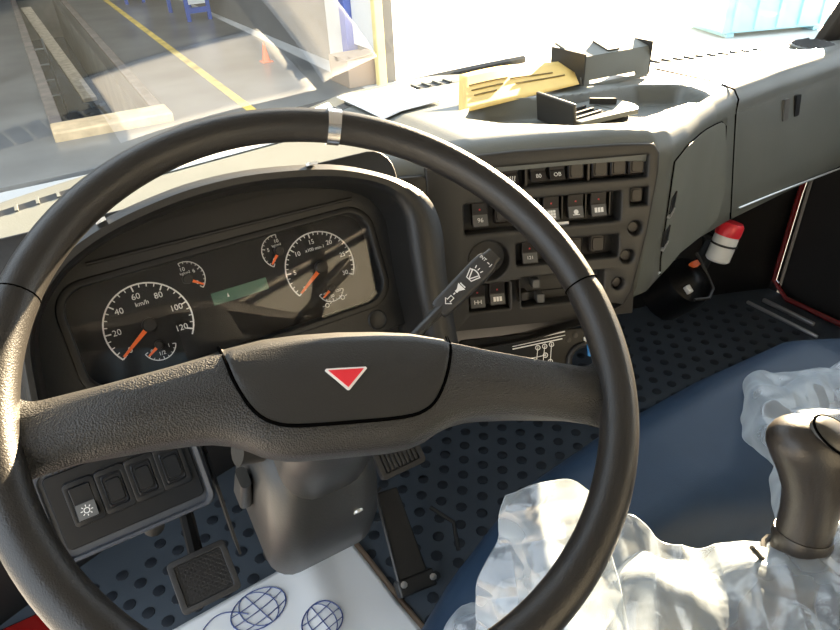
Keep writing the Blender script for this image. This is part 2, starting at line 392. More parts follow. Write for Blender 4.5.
for i in range(5): put('wall_rib', box(CO, .12+.35*i, .20+.35*i, -.04, 0, .1, 1.25), 'container', ct)
for a in (0.1, 1.5): put('foot', box(CO, a, a+.12, .05, 1.0, 0, .06), 'container', ct)
# windscreen wiper outside, resting low on the glass
wp = empty('windscreen_wiper', (.30, ws_y(.3, .74)+.03, .74), 'black wiper lying along the foot of the windscreen', 'wiper')
wy = lambda x, z, o: V((x, ws_y(x, z)+o, z))
put('wiper_arm', tube([wy(.28+.46*i/10, .738+.014*i/10, .035) for i in range(11)], .006, 6), 'rubber', wp)
put('wiper_blade', tube([wy(.24+.56*i/14, .742+.018*i/14, .016) for i in range(15)], .008, 6), 'rubber', wp)

# ================================================================== DASHBOARD
dash = empty('dashboard', (.55, .45, .5), 'long grey padded dashboard with storage tray running under the windscreen', 'dashboard')
#        x     yf    zt    yb'   inset
ST = [(-.58, .430, .748, .44, 0), (.20, .425, .765, .43, 0), (.27, .405, .768, .42, .0), (.325, .372, .776, .40, .03), (.37, .345, .784, .36, .035), (.47, .301, .785, .33, .035), (.555, .263, .784, .29, .035),
      (.583, .252, .782, .262, .012), (.605, .246, .780, .246, 0), (.64, .249, .777, .247, 0), (.70, .272, .772, .270, 0), (.77, .306, .767, .300, 0), (.86, .345, .760, .325, 0), (.96, .380, .754, .342, 0), (1.12, .408, .749, .358, 0), (1.35, .433, .745, .378, 0), (1.60, .452, .742, .395, 0)]
TRAY = [(.432, .480), (.450, .430), (.515, .352), (.575, .320), (.637, .320), (.733, .349), (.841, .383), (.878, .402), (.890, .445), (.845, .480), (.726, .490), (.588, .495), (.480, .512)]
TC = (sum(p[0] for p in TRAY)/len(TRAY), sum(p[1] for p in TRAY)/len(TRAY))
TRI = [(TC[0]+(a-TC[0])*(1-.028/math.hypot(a-TC[0], b-TC[1])), TC[1]+(b-TC[1])*(1-.028/math.hypot(a-TC[0], b-TC[1]))) for a, b in TRAY]
def sd_poly(px, py, poly):
    dmin = 9; ins = False; n = len(poly)
    for i in range(n):
        (ax, ay), (bx, by) = poly[i], poly[(i+1) % n]
        ex, ey = bx-ax, by-ay; t = max(0, min(1, ((px-ax)*ex+(py-ay)*ey)/(ex*ex+ey*ey)))
        dmin = min(dmin, math.hypot(px-ax-ex*t, py-ay-ey*t))
        if (ay > py) != (by > py) and px < (bx-ax)*(py-ay)/(by-ay)+ax: ins = not ins
    return -dmin if ins else dmin
def dash_ring(x):
    yf, zt, yb, ins = lerp(ST, x)
    back = ws_y(x, .73)-.006
    top = []
    N = 100
    for i in range(N+1):
        t = i/N; y = back+(yf+.038-back)*t; z = zt-.022*(1-t)**1.5
        if .38 < x < .93 and .30 < y < .54: z -= .034*smooth(.004, -.014, sd_poly(x, y, TRI)-.028)
        top.append(V((x, y, z)))
    for a in (20, 40, 60, 80, 95): top.append(V((x, yf+.038-.038*sn(R(a)), zt-.036*(1-cs(R(a))))))
    if ins > 0: top.append(V((x, yf+ins*.3, zt-.042)))
    else: top.append(V((x, yf+(yb-yf)*.03, zt-.045)))
    top.append(V((x, yf+ins, zt-.046)))
    for t in (.25, .5, .75, .93): top.append(V((x, yf+ins+(yb-yf)*t, zt-.046-(zt-.046-.515)*t)))
    top.append(V((x, yb+ins+.008, .505))); top.append(V((x, yb+ins+.03, .498))); top.append(V((x, yb+ins+.2, .50)))
    return top
xs = []
x = -.58
while x < 1.605:
    xs.append(x); x += .0048 if (.37 < x < .94) else (.01 if .28 < x < 1.0 else .03)
put('dash_body', loft([dash_ring(x) for x in xs], closed=False, caps=False), 'dash_grey', dash, smooth=50)
def face_y(x, z):
    yf, zt, yb, ins = lerp(ST, x); t = (zt-.046-z)/(zt-.046-.515); return yf+ins+(yb-yf)*max(0, t)
def face_pt(x, z, o=0): return V((x, face_y(x, z)-o, z))
def face_strip(pts, r=.0012, o=.0006): return tube([face_pt(x, z, o) for x, z in pts], r, 6)
def dx(u, zz): return D.p(u, zz)
# fuse cover beside the corner: a separate thin lid that follows the face
fc = [(.652, .745-.02), (.70, .735), (.80, .727), (.888, .714), (.912, .700), (.915, .66), (.925, .58), (.905, .535), (.86, .520), (.75, .522), (.672, .525), (.662, .56)]
def lid(poly, o0, o1, nx=26, nz=18):
    x0, x1 = min(p[0] for p in poly), max(p[0] for p in poly)
    def span(x):
        zs = []
        n = len(poly)
        for i in range(n):
            (ax, az), (bx, bz) = poly[i], poly[(i+1) % n]
            if (ax <= x < bx) or (bx <= x < ax): zs.append(az+(bz-az)*(x-ax)/(bx-ax))
        return min(zs), max(zs)
    fr_, bk = [], []
    for i in range(nx+1):
        x = x0+1e-4+(x1-x0-2e-4)*i/nx; a, b = span(x)
        fr_.append([face_pt(x, a+(b-a)*j/nz, o1) for j in range(nz+1)]); bk.append([face_pt(x, a+(b-a)*j/nz, o0) for j in range(nz+1)])
    return loft([f+list(reversed(b)) for f, b in zip(fr_, bk)])
lidp = put('fuse_cover', lid(fc, -.004, .003), 'dash_light', dash, smooth=30)
ol = [fc[-1]]+fc; ol = [(a, b) for a, b in ol]
def outline_strip(poly, r, o):
    P_ = []
    for (ax, az), (bx, bz) in zip(poly, poly[1:]+poly[:1]):
        for k in range(5): P_.append(face_pt(ax+(bx-ax)*k/5, az+(bz-az)*k/5, o))
    return tube(P_, r, 5, True)
put('cover_gap', outline_strip(fc, .0013, .001), 'groove', dash)
for (lx, lz) in ((.668, .655), (.664, .600)):
    yl = face_y(lx, lz); put('latch_slot', prism(Fr((lx, yl-.004, lz), (cs(R(22)), sn(R(22)), 0), (0, 0, 1), (sn(R(22)), -cs(R(22)), 0)), [(-.009, -.016), (.007, -.010), (.009, .016), (-.007, .010)], -.004, .0015), 'black', dash)
    put('latch_lip', prism(Fr((lx, yl-.004, lz-.016), (cs(R(22)), sn(R(22)), 0), (0, 0, 1), (sn(R(22)), -cs(R(22)), 0)), [(-.011, -.006), (.009, .002), (.009, .005), (-.011, -.002)], -.002, .003), 'trim_silver', dash)
# joint between the two dash mouldings
put('joint', tube([V((.948, ws_y(.95, .73)-.20+.0, .7565)), V((.952, .42, .757)), V((.956, .390, .750)), V((.958, .379, .735))]+[face_pt(.958-.0*t, .735-.22*t, .0005) for t in (.1, .3, .5, .7, .9, 1)], .0016, 5), 'groove', dash)
# bright lower trim lines
put('lower_trim', face_strip([(.665+.025*i, .530+.0012*i) for i in range(8)], .0022), 'trim_silver', dash)
put('lower_trim', face_strip([(.985+.04*i, .528-.002*i+.0*i) for i in range(15)], .0022), 'trim_silver', dash)
# two small slots in the passenger face
for i, x in enumerate((1.150, 1.194)):
    yl = face_y(x, .675); put('switch_slot', prism(Fr((x, yl-.001, .675), (1, .11, 0), (0, .15, 1), (.1, -1, .15)), rrect(-.009, .009, -.021, .021, .003, 3), -.004, .003), 'black' if i else 'switch_face', dash)
# demister slots and the round side vent on the top
def top_z(x, y):
    yf, zt, yb, ins = lerp(ST, x); back = ws_y(x, .73)-.006; t = (y-back)/(yf+.038-back); return zt-.022*(1-t)**1.5
for x0, x1 in ((1.00, 1.34), (.30, .58), (-.30, .02)):
    pts = [(x0+(x1-x0)*i/12, ws_y(x0+(x1-x0)*i/12, .73)-.085) for i in range(13)]
    put('demister_slot', loft([[V((x, y-.014, top_z(x, y)+.0015)), V((x, y+.014, top_z(x, y+.01)+.0015)), V((x, y+.014, top_z(x, y)-.01)), V((x, y-.014, top_z(x, y)-.01))] for x, y in pts]), 'black', dash)
    for x, y in pts[1:-1]: put('demister_fin', wbox(x-.002, x+.002, y-.014, y+.014, top_z(x, y)-.004, top_z(x, y)+.004), 'dash_grey', dash)
vx, vy = 1.41, .530; vz = top_z(vx, vy)
vf = Fr((vx, vy, vz), (1, 0, 0), (0, 1, .05), (0, -.05, 1))
rv = put('side_vent', lathe(vf, [(.050, -.02), (.050, .003), (.046, .005), (.043, .003), (.043, -.02)], 30), 'dash_grey', dash)
put('vent_hole', lathe(vf, [(.044, -.015), (.044, -.004)], 30), 'black', rv)
for i in range(5):
    yy = -.030+.015*i; L = math.sqrt(max(.0001, .043**2-yy*yy)); put('vent_slat', box(vf.at(0, yy, .003).tilt(R(35)), -L, L, -.007, .007, -.001, .001), 'rubber', rv)
# knee panel under the cluster (dark)
put('knee_panel', loft([[V((-.58, y, z)) for y, z in ((.44, .74), (.44, .52), (.50, .46), (.70, .46))], [V((.30, y, z)) for y, z in ((.44, .74), (.44, .52), (.50, .46), (.70, .46))]], closed=False, caps=False), 'dash_dark', dash, solid=.006)

# ================================================================== INSTRUMENT CLUSTER
clu = empty('instrument_cluster', (0.01, .33, .56), 'black hooded instrument cluster with white dial scales behind the steering wheel', 'instrument cluster')
OUT = [(-.236, -.085), (-.231, -.05), (-.218, .02), (-.205, .052), (-.19, .071), (-.154, .099), (-.113, .116), (-.062, .127), (-.009, .133), (.055, .131), (.134, .118), (.191, .096), (.231, .071), (.252, .044), (.256, .005), (.246, -.05), (.236, -.16)]
INN = [(-.221, -.085), (-.217, -.05), (-.207, .01), (-.194, .040), (-.178, .060), (-.150, .082), (-.112, .098), (-.064, .109), (-.010, .115), (.053, .114), (.130, .101), (.182, .082), (.205, .062), (.214, .036), (.210, .0), (.205, -.05), (.20, -.16)]
def cr(poly, k=4):
    """Catmull-Rom refinement of an open polyline"""
    o = []; n = len(poly)
    for i in range(n-1):
        p0, p1, p2, p3 = [V(poly[max(0, min(n-1, j))]) for j in (i-1, i, i+1, i+2)]
        for s in range(k):
            t = s/k; o.append(tuple(.5*((2*p1)+(p2-p0)*t+(2*p0-5*p1+4*p2-p3)*t*t+(3*p1-p0-3*p2+p3)*t**3)))
    o.append(tuple(poly[-1])); return o
OUTs, INNs = cr(OUT), cr(INN)
hood_rings = []
for (ax, ay), (bx, by) in zip(OUTs, INNs):
    ring = [K.p(ax*1.0, ay*.96-.004, -.06), K.p(ax, ay, .03), K.p(ax, ay, .072), K.p(ax*.6+bx*.4, ay*.6+by*.4, .081), K.p(bx*.8+ax*.2, by*.8+ay*.2, .080), K.p(bx, by, .072)]
    ring += [K.p(bx, by, .06), K.p(bx*1.0, by*.985, .0), K.p(bx*1.0, by*.98, -.02)]
    hood_rings.append(ring)
put('hood', loft(hood_rings, closed=True), 'cluster', clu, smooth=50)
# bezel plate with the glazed window
WIN = rrect(-.176, .190, -.061, .060, .03, 8)
put('bezel', plate(K, rrect(-.24, .245, -.10, .125, .03), [WIN], -.018, .006, .002), 'cluster', clu, smooth=40)
put('dial_plate', box(K, -.19, .205, -.075, .075, -.022, -.0185), 'dial', clu)
put('window_rim', plate(K, rrect(-.181, .195, -.066, .065, .033, 8), [WIN], .004, .0085, .0015), 'black', clu)
# ledge with slit under the arch
led = [(-.140, .080), (-.145, .086), (-.12, .093), (-.05, .104), (.06, .105), (.15, .094), (.180, .086), (.180, .078), (.17, .075), (.05, .0775)]
put('arch_recess', prism(K, led, .0062, .0072), 'black', clu)
put('arch_lip', tube([K.p(u, v, .009) for u, v in ((-.138, .080), (-.07, .079), (.05, .077), (.176, .0745))], .0022, 8), 'cluster', clu)
lens = put('lens', prism(K, rrect(-.184, .198, -.069, .068, .033, 8), .0, .002), 'lens', clu, smooth=None)
put('reset_button', lathe(K.at(.166, -.084, .006), [(.0135, 0), (.0135, .001), (.012, .002), (.0115, .001), (.0105, .0005), (.0005, .0005)], 24), 'cluster', clu)
for u, v in ((-.112, .116), (.113, .122)): put('indicator_chip', box(K.at(u, v, .0745).rot(R(12 if u < 0 else -5)), -.005, .005, -.0016, .0016, 0, .012), 'white', clu)
KD = K.at(0, 0, -.0183)
def needle(part, cx, cy, a, L, wd=.0022, hub=.0085):
    f = KD.at(cx, cy, .004).rot(R(a))
    put('needle', prism(f, [(-.0, -wd), (L, -wd*.45), (L, wd*.45), (0, wd)], 0, .0015), 'orange', part)
    put('needle_hub', lathe(KD.at(cx, cy, .0), [(hub, 0), (hub, .006), (hub*.8, .0075), (.0005, .008)], 18), 'black', part)
def gauge(name, cx, cy, r, a0, a1, ticks, major, labels, lw, fs, ntl, na, unit=None, hub=.0085, extra=0, lr=None):
    g = put(name, stroke(KD, arc(cx, cy, r, a0, a1-extra), lw), 'white_print', clu, smooth=None); tk = []
    for i in range(ticks+1):
        a = R(a0+(a1-a0)*i/ticks); L = ntl*(1.7 if i % major == 0 else 1)
        tk.append(stroke(KD, [(cx+(r-L)*cs(a), cy+(r-L)*sn(a)), (cx+r*cs(a), cy+r*sn(a))], lw*(.9 if i % major == 0 else .65)))
    put('scale_ticks', join(*tk), 'white_print', g, smooth=None)
    for s, fr_ in labels:
        a = R(a0+(a1-a0)*fr_); q = lr if lr else r-ntl*1.7-fs*.62
        put('numeral', text(KD.at(cx+q*cs(a), cy+q*sn(a)), s, fs), 'white_print', g, smooth=None)
    if unit: put('unit_text', text(KD.at(cx, cy+unit[1]), unit[0], unit[2]), 'white_print', g, smooth=None)
    needle(g, cx, cy, na, r*.93, wd=.0028 if r > .03 else .002, hub=hub)
    return g
gauge('speedometer', -.0965, -.004, .0485, 217, -24, 24, 4, [(str(20*i), i/6) for i in range(7)], .0017, .0098, .0042, 215, ('km/h', .026, .0075), extra=8)
gauge('tachometer', .1195, .001, .0458, 216, -28, 30, 5, [(str(5*i), i/6) for i in range(7)], .0016, .0082, .0038, 214, ('x100 min-1', .025, .0058))
gauge('fuel_gauge', -.094, -.029, .0185, 200, 345, 8, 4, [('0', .07), ('1/2', .5), ('1', .93)], .001, .0062, .0022, 212, hub=.005)
gauge('temperature_gauge', .1245, -.0285, .0175, 196, 340, 8, 4, [('40', .1), ('80', .5), ('120', .9)], .001, .0052, .0022, 212, hub=.005)
gauge('air_pressure_gauge', -.041, .034, .0205, 102, -45, 10, 5, [('10', .02), ('6', .45), ('0', .93)], .001, .0065, .0024, -35, ('kg/cm2', .0075, .0042), hub=.006)
gauge('oil_pressure_gauge', .073, .036, .0205, 82, 238, 10, 5, [('10', .02), ('5', .5), ('0', .95)], .001, .0065, .0024, 226, ('kg/cm2', .0075, .0042), hub=.006)
put('lcd', box(KD, -.021, .048, -.0055, .0095, 0, .001), 'lcd', clu)
put('lcd_symbol', prism(KD.at(-.002, .002, .001), [(-.0012, -.002), (.0014, -.002), (.0002, .003)], 0, .0004), 'white', clu)
for u, v in ((.114, -.0485), (.137, -.045)):
    put('warning_icon', join(stroke(KD, arc(u, v, .0026, 0, 360, 12), .0009), stroke(KD, [(u-.004, v), (u-.0065, v)], .001), stroke(KD, [(u+.004, v+.001), (u+.0065, v+.002)], .001)), 'white_print', clu, smooth=None)

# ================================================================== ROCKER SWITCHES
def rocker(fr, parent, w=.023, h=.036, dark=False, icon=None, blank=False, frame=False, lit=True, dm='switch_dark'):
    """rocker set in the plane of fr (origin = switch centre)"""
    if blank:
        s = put('blank_cover', loft([[fr.p(x, y, q) for x, y in rrect(-w/2*k, w/2*k, -h/2*k, h/2*k, .003, 2)] for q, k in ((-.004, 1), (.004, 1), (.0062, .86), (.0052, .80), (.0052, .70), (.0072, .64))]), dm, parent, smooth=25)
        return s
    rings = []
    for x in (-w/2, w/2): rings.append([fr.p(x, -h/2, -.006), fr.p(x, -h/2, .011), fr.p(x, 0, .004), fr.p(x, h/2, .0065), fr.p(x, h/2, -.006)])
    s = put('rocker_switch', loft(rings), dm, parent, bevel=.001, smooth=None)
    lf = fr.at(0, -h/4, .0078); lf = lf.tilt(-math.atan2(.007, h/2)) if False else Fr(lf.o, fr.x, (fr.p(0, 0, .004)-fr.p(0, -h/2, .011)), fr.x.cross(fr.p(0, 0, .004)-fr.p(0, -h/2, .011)))
    if not dark: put('pale_face', box(lf, -w/2+.0008, w/2-.0008, -h/4+.0008, h/4-.0008, 0, .0006), 'switch_face', s)  # lower half of the rocker in lighter grey
    if lit and not dark: put('indicator_dot', box(fr.at(0, h*.17, .0050), -.001, .001, -.001, .001, 0, .0006), 'red', s)
    if icon: put('icon', icon(lf.at(0, 0, .0006)), 'white_print', s, smooth=None)
    return s
def ic_panel(f): return join(*[box(f, x, x+.0035, y, y+.0035, 0, .0003) for x in (-.0058, -.0018, .0022) for y in (-.006, -.002, .002)])
def ic_dot(f): return join(prism(f, circ(0, 0, .0035, 12), 0, .0003), stroke(f, [(-.005, -.004), (.005, -.004)], .0012))
def ic_bar(f): return join(*[box(f, -.0065+.0046*i, -.0028+.0046*i, -.0035, .0035, 0, .0003) for i in range(3)])
def ic_pair(f): return join(stroke(f, arc(-.003, 0, .0028, 0, 360, 12), .0011), stroke(f, arc(.0035, 0, .0028, 0, 360, 12), .0011), stroke(f, [(-.003, .0038), (.0035, .0038)], .001))
def ic_word(s, z=.008): return lambda f: text(f, s, z, .0003)
def ic_axle(f): return join(*[stroke(f, [(x, -.003), (x, .003)], .0013) for x in (-.005, 0, .005)], stroke(f, [(-.005, 0), (.005, 0)], .001))
def ic_lamp(f): return join(stroke(f, arc(0, 0, .0028, 0, 360, 16), .0009), *[stroke(f, [(.004*cs(R(a)), .004*sn(R(a))), (.0062*cs(R(a)), .0062*sn(R(a)))], .0009) for a in range(0, 360, 45)])
def ic_fan(f): return join(*[stroke(f, [(-.005+.0033*i, -.003), (-.0035+.0033*i, .003)], .0012) for i in range(4)], stroke(f, [(-.006, -.004), (.006, -.004)], .0008))

# ================================================================== CENTRE SWITCH PANEL
cen = empty('switch_console', (.43, .29, .49), 'dark grey centre console angled to the driver with rows of rocker switches', 'console')
def arcrow(v0, v1, u0, u1, sag):
    t = [(u0+(u1-u0)*i/10, v1-sag*(i/10)**2) for i in range(11)]; b = [(u0+(u1-u0)*i/10, v0+sag*.6*(1-(i/10-.5)**2*4)*0-sag*0*(i/10)) for i in range(10, -1, -1)]
    return t+b
PK1 = rrect(.035, .294, .120, .158, .006)
PK2 = rrect(.022, .257, .060, .110, .007)
PKS = rrect(.264, .297, .080, .112, .004)
PK3 = rrect(.096, .256, .006, .047, .007)
PK4 = rrect(.024, .092, -.058, -.010, .005)
PKH = rrect(.103, .236, -.058, -.006, .006)
PKR = circ(.059, .022, .033, 32)
KN = [(.277, .050, .014), (.267, .008, .014), (.255, -.033, .013)]
outl = [(-.022, .168), (-.020, -.112), (.02, -.116), (.12, -.108), (.22, -.088), (.262, -.066), (.274, -.045), (.292, .04), (.304, .13), (.304, .155), (.296, .166), (.25, .169), (.1, .172)]
put('console_plate', plate(P, outl, [PK1, PK2, PKS, PK3, PK4, PKH, PKR]+[circ(a, b, r, 20) for a, b, r in KN], -.026, .006, .0035), 'panel_grey', cen, smooth=40)
put('pocket_back', box(P, -.005, .292, -.095, .160, -.030, -.024), 'pocket', cen)
put('side_strip', plate(P, rrect(-.064, -.026, -.125, .150, .006), [rrect(-.058, -.032, -.118, .118, .004)], -.03, .004, .002), 'panel_grey', cen, smooth=40)
put('side_strip_lid', box(P, -.057, -.033, -.117, .117, -.03, .001), 'panel_grey', cen, bevel=.002)
B0 = -.010
sw = lambda u, v, **k: rocker(P.at(u, v, B0), cen, **k)
for u, ic in ((.095, ic_fan), (.135, ic_word('80')), (.162, ic_word('OB'))):
    rocker(P.at(u, .143, B0), cen, w=.022, h=.026, dark=True, icon=ic, lit=False)
put('pilot_lamp', box(P.at(.1485, .1535, B0), -.0018, .0018, -.0018, .0018, 0, .008), 'white', cen)
for u in (.190, .225, .252, .279): rocker(P.at(u, .140, B0), cen, w=.024, h=.028, blank=True)
put('row_divider', box(P, .116, .119, .121, .157, -.024, -.004), 'switch_dark', cen); put('row_divider', box(P, .2065, .2095, .121, .157, -.024, -.004), 'switch_dark', cen)
sw(.050, .090, icon=ic_word('96', .009)); sw(.082, .090, blank=True, h=.034)
for u, ic in ((.154, ic_panel), (.190, ic_dot), (.224, ic_bar)): sw(u, .0895, icon=ic)
for u in (.117, .1365, .172, .207, .243): put('row_divider', box(P, u-.0008, u+.0008, .070, .108, -.024, -.010), 'switch_dark', cen)
put('name_label', prism(P.at(.168, .0635, -.004), [(-.012, -.003), (.012, -.003), (.012, .004), (-.012, .004)], 0, .0006), 'white', cen)
rocker(P.at(.280, .097, B0), cen, w=.020, h=.024, blank=True)
sw(.122, .0265, h=.032, icon=ic_word('121', .007)); sw(.190, .030, blank=True, h=.028); sw(.224, .030, blank=True, h=.028)
sw(.042, -.034, h=.034, icon=ic_axle); sw(.072, -.032, h=.034, icon=ic_bar)
put('socket_ring', lathe(P.at(.059, .022, -.02), [(.0325, 0), (.0325, .022), (.030, .024), (.028, .018), (.027, .004), (.0005, .003)], 32), 'pocket', cen)
for a, b, r in KN: put('round_plug', lathe(P.at(a, b, -.02), [(r*.97, 0), (r*.97, .016), (r*.8, .017), (r*.75, .013), (r*.6, .0135), (r*.5, .016), (.0005, .0165)], 22), 'switch_dark', cen)
for v in (-.020, -.044): put('slider_slot', box(P, .112, .228, v-.003, v+.003, -.024, -.020), 'black', cen); 
for u, v in ((.131, -.023), (.138, -.047), (.113, -.041)):
    put('slider_knob', box(P, u-.006, u+.006, v-.007, v+.007, -.022, -.001), 'switch_face' if u != .113 else 'panel_grey', cen, bevel=.002)
# shift pattern panel below
shp = empty('shift_pattern_panel', (.43, .30, .42), 'black under-dash panel printed with a white gear shift pattern', 'panel')
SP = P.at(.03, -.120, -.012).tilt(R(-16))
put('panel', plate(SP, rrect(-.02, .225, -.10, .012, .01), [circ(.178, -.040, .024, 20)], -.008, 0, .001), 'black_gloss', shp, smooth=40)
put('print_line', stroke(SP, [(.065, .001), (.150, .010)], .0022), 'white_print', shp, smooth=None); put('print_line', stroke(SP, [(.065, -.005), (.150, .004)], .0012), 'white_print', shp, smooth=None)
put('print_line', stroke(SP, [(.065, -.009), (.145, -.001)], .0018), 'white_print', shp, smooth=None)
gx = [.092, .104, .116, .128]
nd = [(a-.008, b+.006) for a, b in [(.096, -.046), (.108, -.045), (.119, -.043), (.131, -.041), (.124, -.030), (.113, -.017), (.124, -.016), (.135, -.014)]]
ln = [(nd[0], (.090, -.027)), ((.090, -.027), nd[4]), (nd[1], nd[5]), (nd[2], nd[6]), (nd[3], nd[7])]
put('shift_pattern', join(*[stroke(SP, list(a), .0010) for a in ln], *[stroke(SP, arc(u, v, .0036, 0, 360, 12), .0012) for u, v in nd], *[text(SP.at(u, v), s, .006, .0004) for (u, v), s in zip(nd, 'R24681357')]), 'white_print', shp, smooth=None)
put('round_plug', lathe(SP.at(.062, -.034), [(.012, 0), (.012, .002), (.010, .0025), (.0005, .0025)], 20), 'panel_grey', shp)
put('cable_ring', tube([SP.p(.178+.026*cs(R(a)), -.040+.026*sn(R(a)), .002) for a in range(0, 360, 15)], .0045, 8, True), 'rubber', shp)
put('cable_tag', box(SP.at(.188, -.022, .004), -.007, .007, -.010, .010, 0, .008), 'blue_cap', shp, bevel=.002)
for u, v in ((.155, -.004), (.166, .002)): put('screw', lathe(SP.at(u, v), [(.004, 0), (.004, .0015), (.0005, .002)], 10), 'panel_grey', shp)
put('screw', lathe(SP.at(.183, -.005), [(.005, 0), (.005, .002), (.0005, .003)], 10), 'trim_silver', shp)
put('clip', box(SP.at(.012, -.004), -.006, .006, -.004, .004, 0, .004), 'trim_silver', shp, bevel=.001)

# ================================================================== SWITCH PANEL BY THE DRIVER'S DOOR
LP = Fr((-.2, .26, .54), (1, 0, 0), (0, sn(R(30)), cs(R(30))), (0, -cs(R(30)), sn(R(30))))
lsp = empty('side_switch_panel', (-.18, .28, .46), 'small blue-grey switch panel with one lamp rocker and three blank covers', 'switch panel')
body = rrect(-.064, .110, -.062, .046, .012)
put('panel_housing', loft([[LP.p(a*k+(1-k)*.023, b*k+(1-k)*-.008, q) for a, b in body] for q, k in ((-.075, .92), (.0, 1.0), (.010, .985), (.013, .95), (.012, .90), (.006, .885))]), 'navy_panel', lsp, smooth=50)
put('panel_insert', prism(LP, rrect(-.050, .098, -.048, .036, .006), .004, .0095), 'switch_black', lsp, bevel=.0012)
for i, u in enumerate((-.019, .013, .044, .075)):
    put('switch_frame', plate(LP, rrect(u-.0148, u+.0148, -.026, .022, .004), [rrect(u-.0112, u+.0112, -.0215, .0175, .003)], .008, .0135, .001), 'switch_black', lsp, smooth=40)
    if i == 0: rocker(LP.at(u, -.002, .010), lsp, w=.021, h=.037, icon=ic_lamp, lit=False, dm='switch_black')
    else: rocker(LP.at(u, -.002, .009), lsp, w=.022, h=.038, blank=True, dm='switch_black')
put('vent_ribs', join(*[box(LP.at(-.036+.006*i, .0405, .0125).rot(R(-25)), -.001, .001, -.004, .004, 0, .0012) for i in range(5)]), 'switch_dark', lsp)
put('fixing_clip', lathe(LP.at(.035, -.063, -.01), [(.012, -.004), (.012, .004), (.008, .006), (.0005, .006)], 16), 'black', lsp)

# ================================================================== STEERING COLUMN AND STALK
col = empty('steering_column', (0, .2, .45), 'grey plastic steering column shroud below the wheel hub', 'steering column')
AX = V((0, .540, -.8416)).normalized(); E2 = V((0, .8416, .54)).normalized()
CF = Fr((0, 0, .80), (1, 0, 0), -E2, AX)     # x right, y towards the driver, z down the axis
def cring(t, x0, x1, q0, q1, r): return [CF.p(a, b, t) for a, b in rrect(x0, x1, q0, q1, r, 5)]
put('upper_shroud', loft([cring(.03, -.030, .030, -.030, .035, .028), cring(.06, -.046, .036, -.045, .050, .03), cring(.12, -.050, .036, -.05, .058, .03), cring(.20, -.052, .035, -.055, .062, .03), cring(.24, -.05, .032, -.05, .055, .03)]), 'column', col, smooth=60)
put('lower_cover', loft([cring(.145, -.050, .034, -.02, .040, .025), cring(.170, -.062, .040, -.03, .062, .03), cring(.20, -.068, .044, -.035, .080, .03), cring(.25, -.071, .047, -.04, .094, .028), cring(.31, -.072, .048, -.04, .100, .026), cring(.335, -.070, .046, -.04, .096, .026), cring(.342, -.06, .04, -.03, .085, .02)]), 'column', col, smooth=60)
put('side_bracket', box(Fr((-.085, .20, .30), (0, 1, 0), (0, .25, 1), (1, 0, 0)), .0, .03, .09, .24, -.0015, .0015), 'panel_grey', col)
put('adjuster_knob', tube([CF.p(-.050, .0, .16), CF.p(-.075, -.005, .15)], [.012, .014], 16), 'panel_grey', col)
put('release_lever', loft([cring(.19, -.080, -.070, .0, .02, .004), cring(.24, -.083, -.071, .004, .028, .004), cring(.27, -.080, -.072, .01, .022, .003)]), 'column', col)
put('column_slot', box(CF, -.012, .004, .058, .0635, .178, .181), 'black', col)
put('cover_screw', lathe(Fr(CF.p(.012, .081, .205), (1, 0, 0), AX, -E2), [(.005, -.002), (.005, .0015), (.002, .002), (.0005, .001)], 12), 'trim_silver', col)
put('column_tube', tube([CF.p(0, 0, .30), CF.p(0, 0, .92)], .022, 14), 'black', col)
# stalk on the right of the column with its printed grip
G0, G1 = V((.1595, .122, .7175)), V((.2215, .124, .7530))
gd = (G1-G0).normalized(); gn = ((CAM-(G0+G1)/2).normalized()*.85+V((0, -.1, .5))*.5); gn = (gn-gd*gn.dot(gd)).normalized()
GF = Fr(G0, gd, gn.cross(gd), gn); GL = (G1-G0).length
put('stalk_arm', tube([CF.p(.030, -.02, .13), V((.085, .115, .672)), V((.125, .117, .700)), G0+gd*.01], [.009, .0055, .005, .006], 10), 'column', col)
grip = put('stalk_grip', loft([[GF.p(u, a, b) for a, b in rrect(-.0112*k, .0112*k, -.008*k-.002, .0065*k, .004, 4)] for u, k in ((-.002, .82), (.003, .95), (.02, 1), (GL-.012, 1.10), (GL-.003, 1.06), (GL, .98))]), 'dash_dark', col, smooth=45)
put('grip_end', loft([[GF.p(u, a, b) for a, b in rrect(-.0108*k, .0108*k, -.009*k, .006*k, .004, 4)] for u, k in ((GL, .9), (GL+.010, .8))]), 'panel_grey', grip, smooth=45)
GT = GF.at(-.0045, 0, .0070)
def horn(f): return join(prism(f, [(-.004, -.0015), (-.001, -.0015), (.0045, -.005), (.0045, .005), (-.001, .0015), (-.004, .0015)], 0, .0004), stroke(f, [(.006, -.0035), (.006, .0035)], .0012), stroke(f, [(-.005, 0), (-.0075, 0)], .0012))
def arrow(f): return stroke(f, [(-.0055, 0), (-.001, .0045), (-.001, .002), (.0045, .002), (.0045, -.002), (-.001, -.002), (-.001, -.0045)], .0011, closed=True)
def wiper(f): return join(stroke(f, [(-.007, .0035)]+arc(0, -.004, .0092, 130, 50, 8)+[(.007, .0035), (.0032, -.006), (-.0032, -.006)], .0011, closed=True), stroke(f, [(0, -.006), (-.0045, .004)], .0012), stroke(f, [(0, -.006), (.0045, .003)], .001), *[stroke(f, [(-.0035+.0035*i, .007), (-.0045+.0045*i, .010)], .001) for i in range(3)])
put('icon', arrow(GT.at(0.0175, -.001)), 'white_print', grip, smooth=None); put('icon', horn(GT.at(.032, 0)), 'white_print', grip, smooth=None); put('icon', wiper(GT.at(.053, 0).rot(R(-90))), 'white_print', grip, smooth=None)
put('icon', join(text(GT.at(.073, .005).rot(R(-90)), 'INT', .0048, .0004), stroke(GT, [(.073, -.001), (.073, -.004)], .0009), stroke(GT, [(.071, -.006), (.075, -.006)], .0009)), 'white_print', grip, smooth=None)

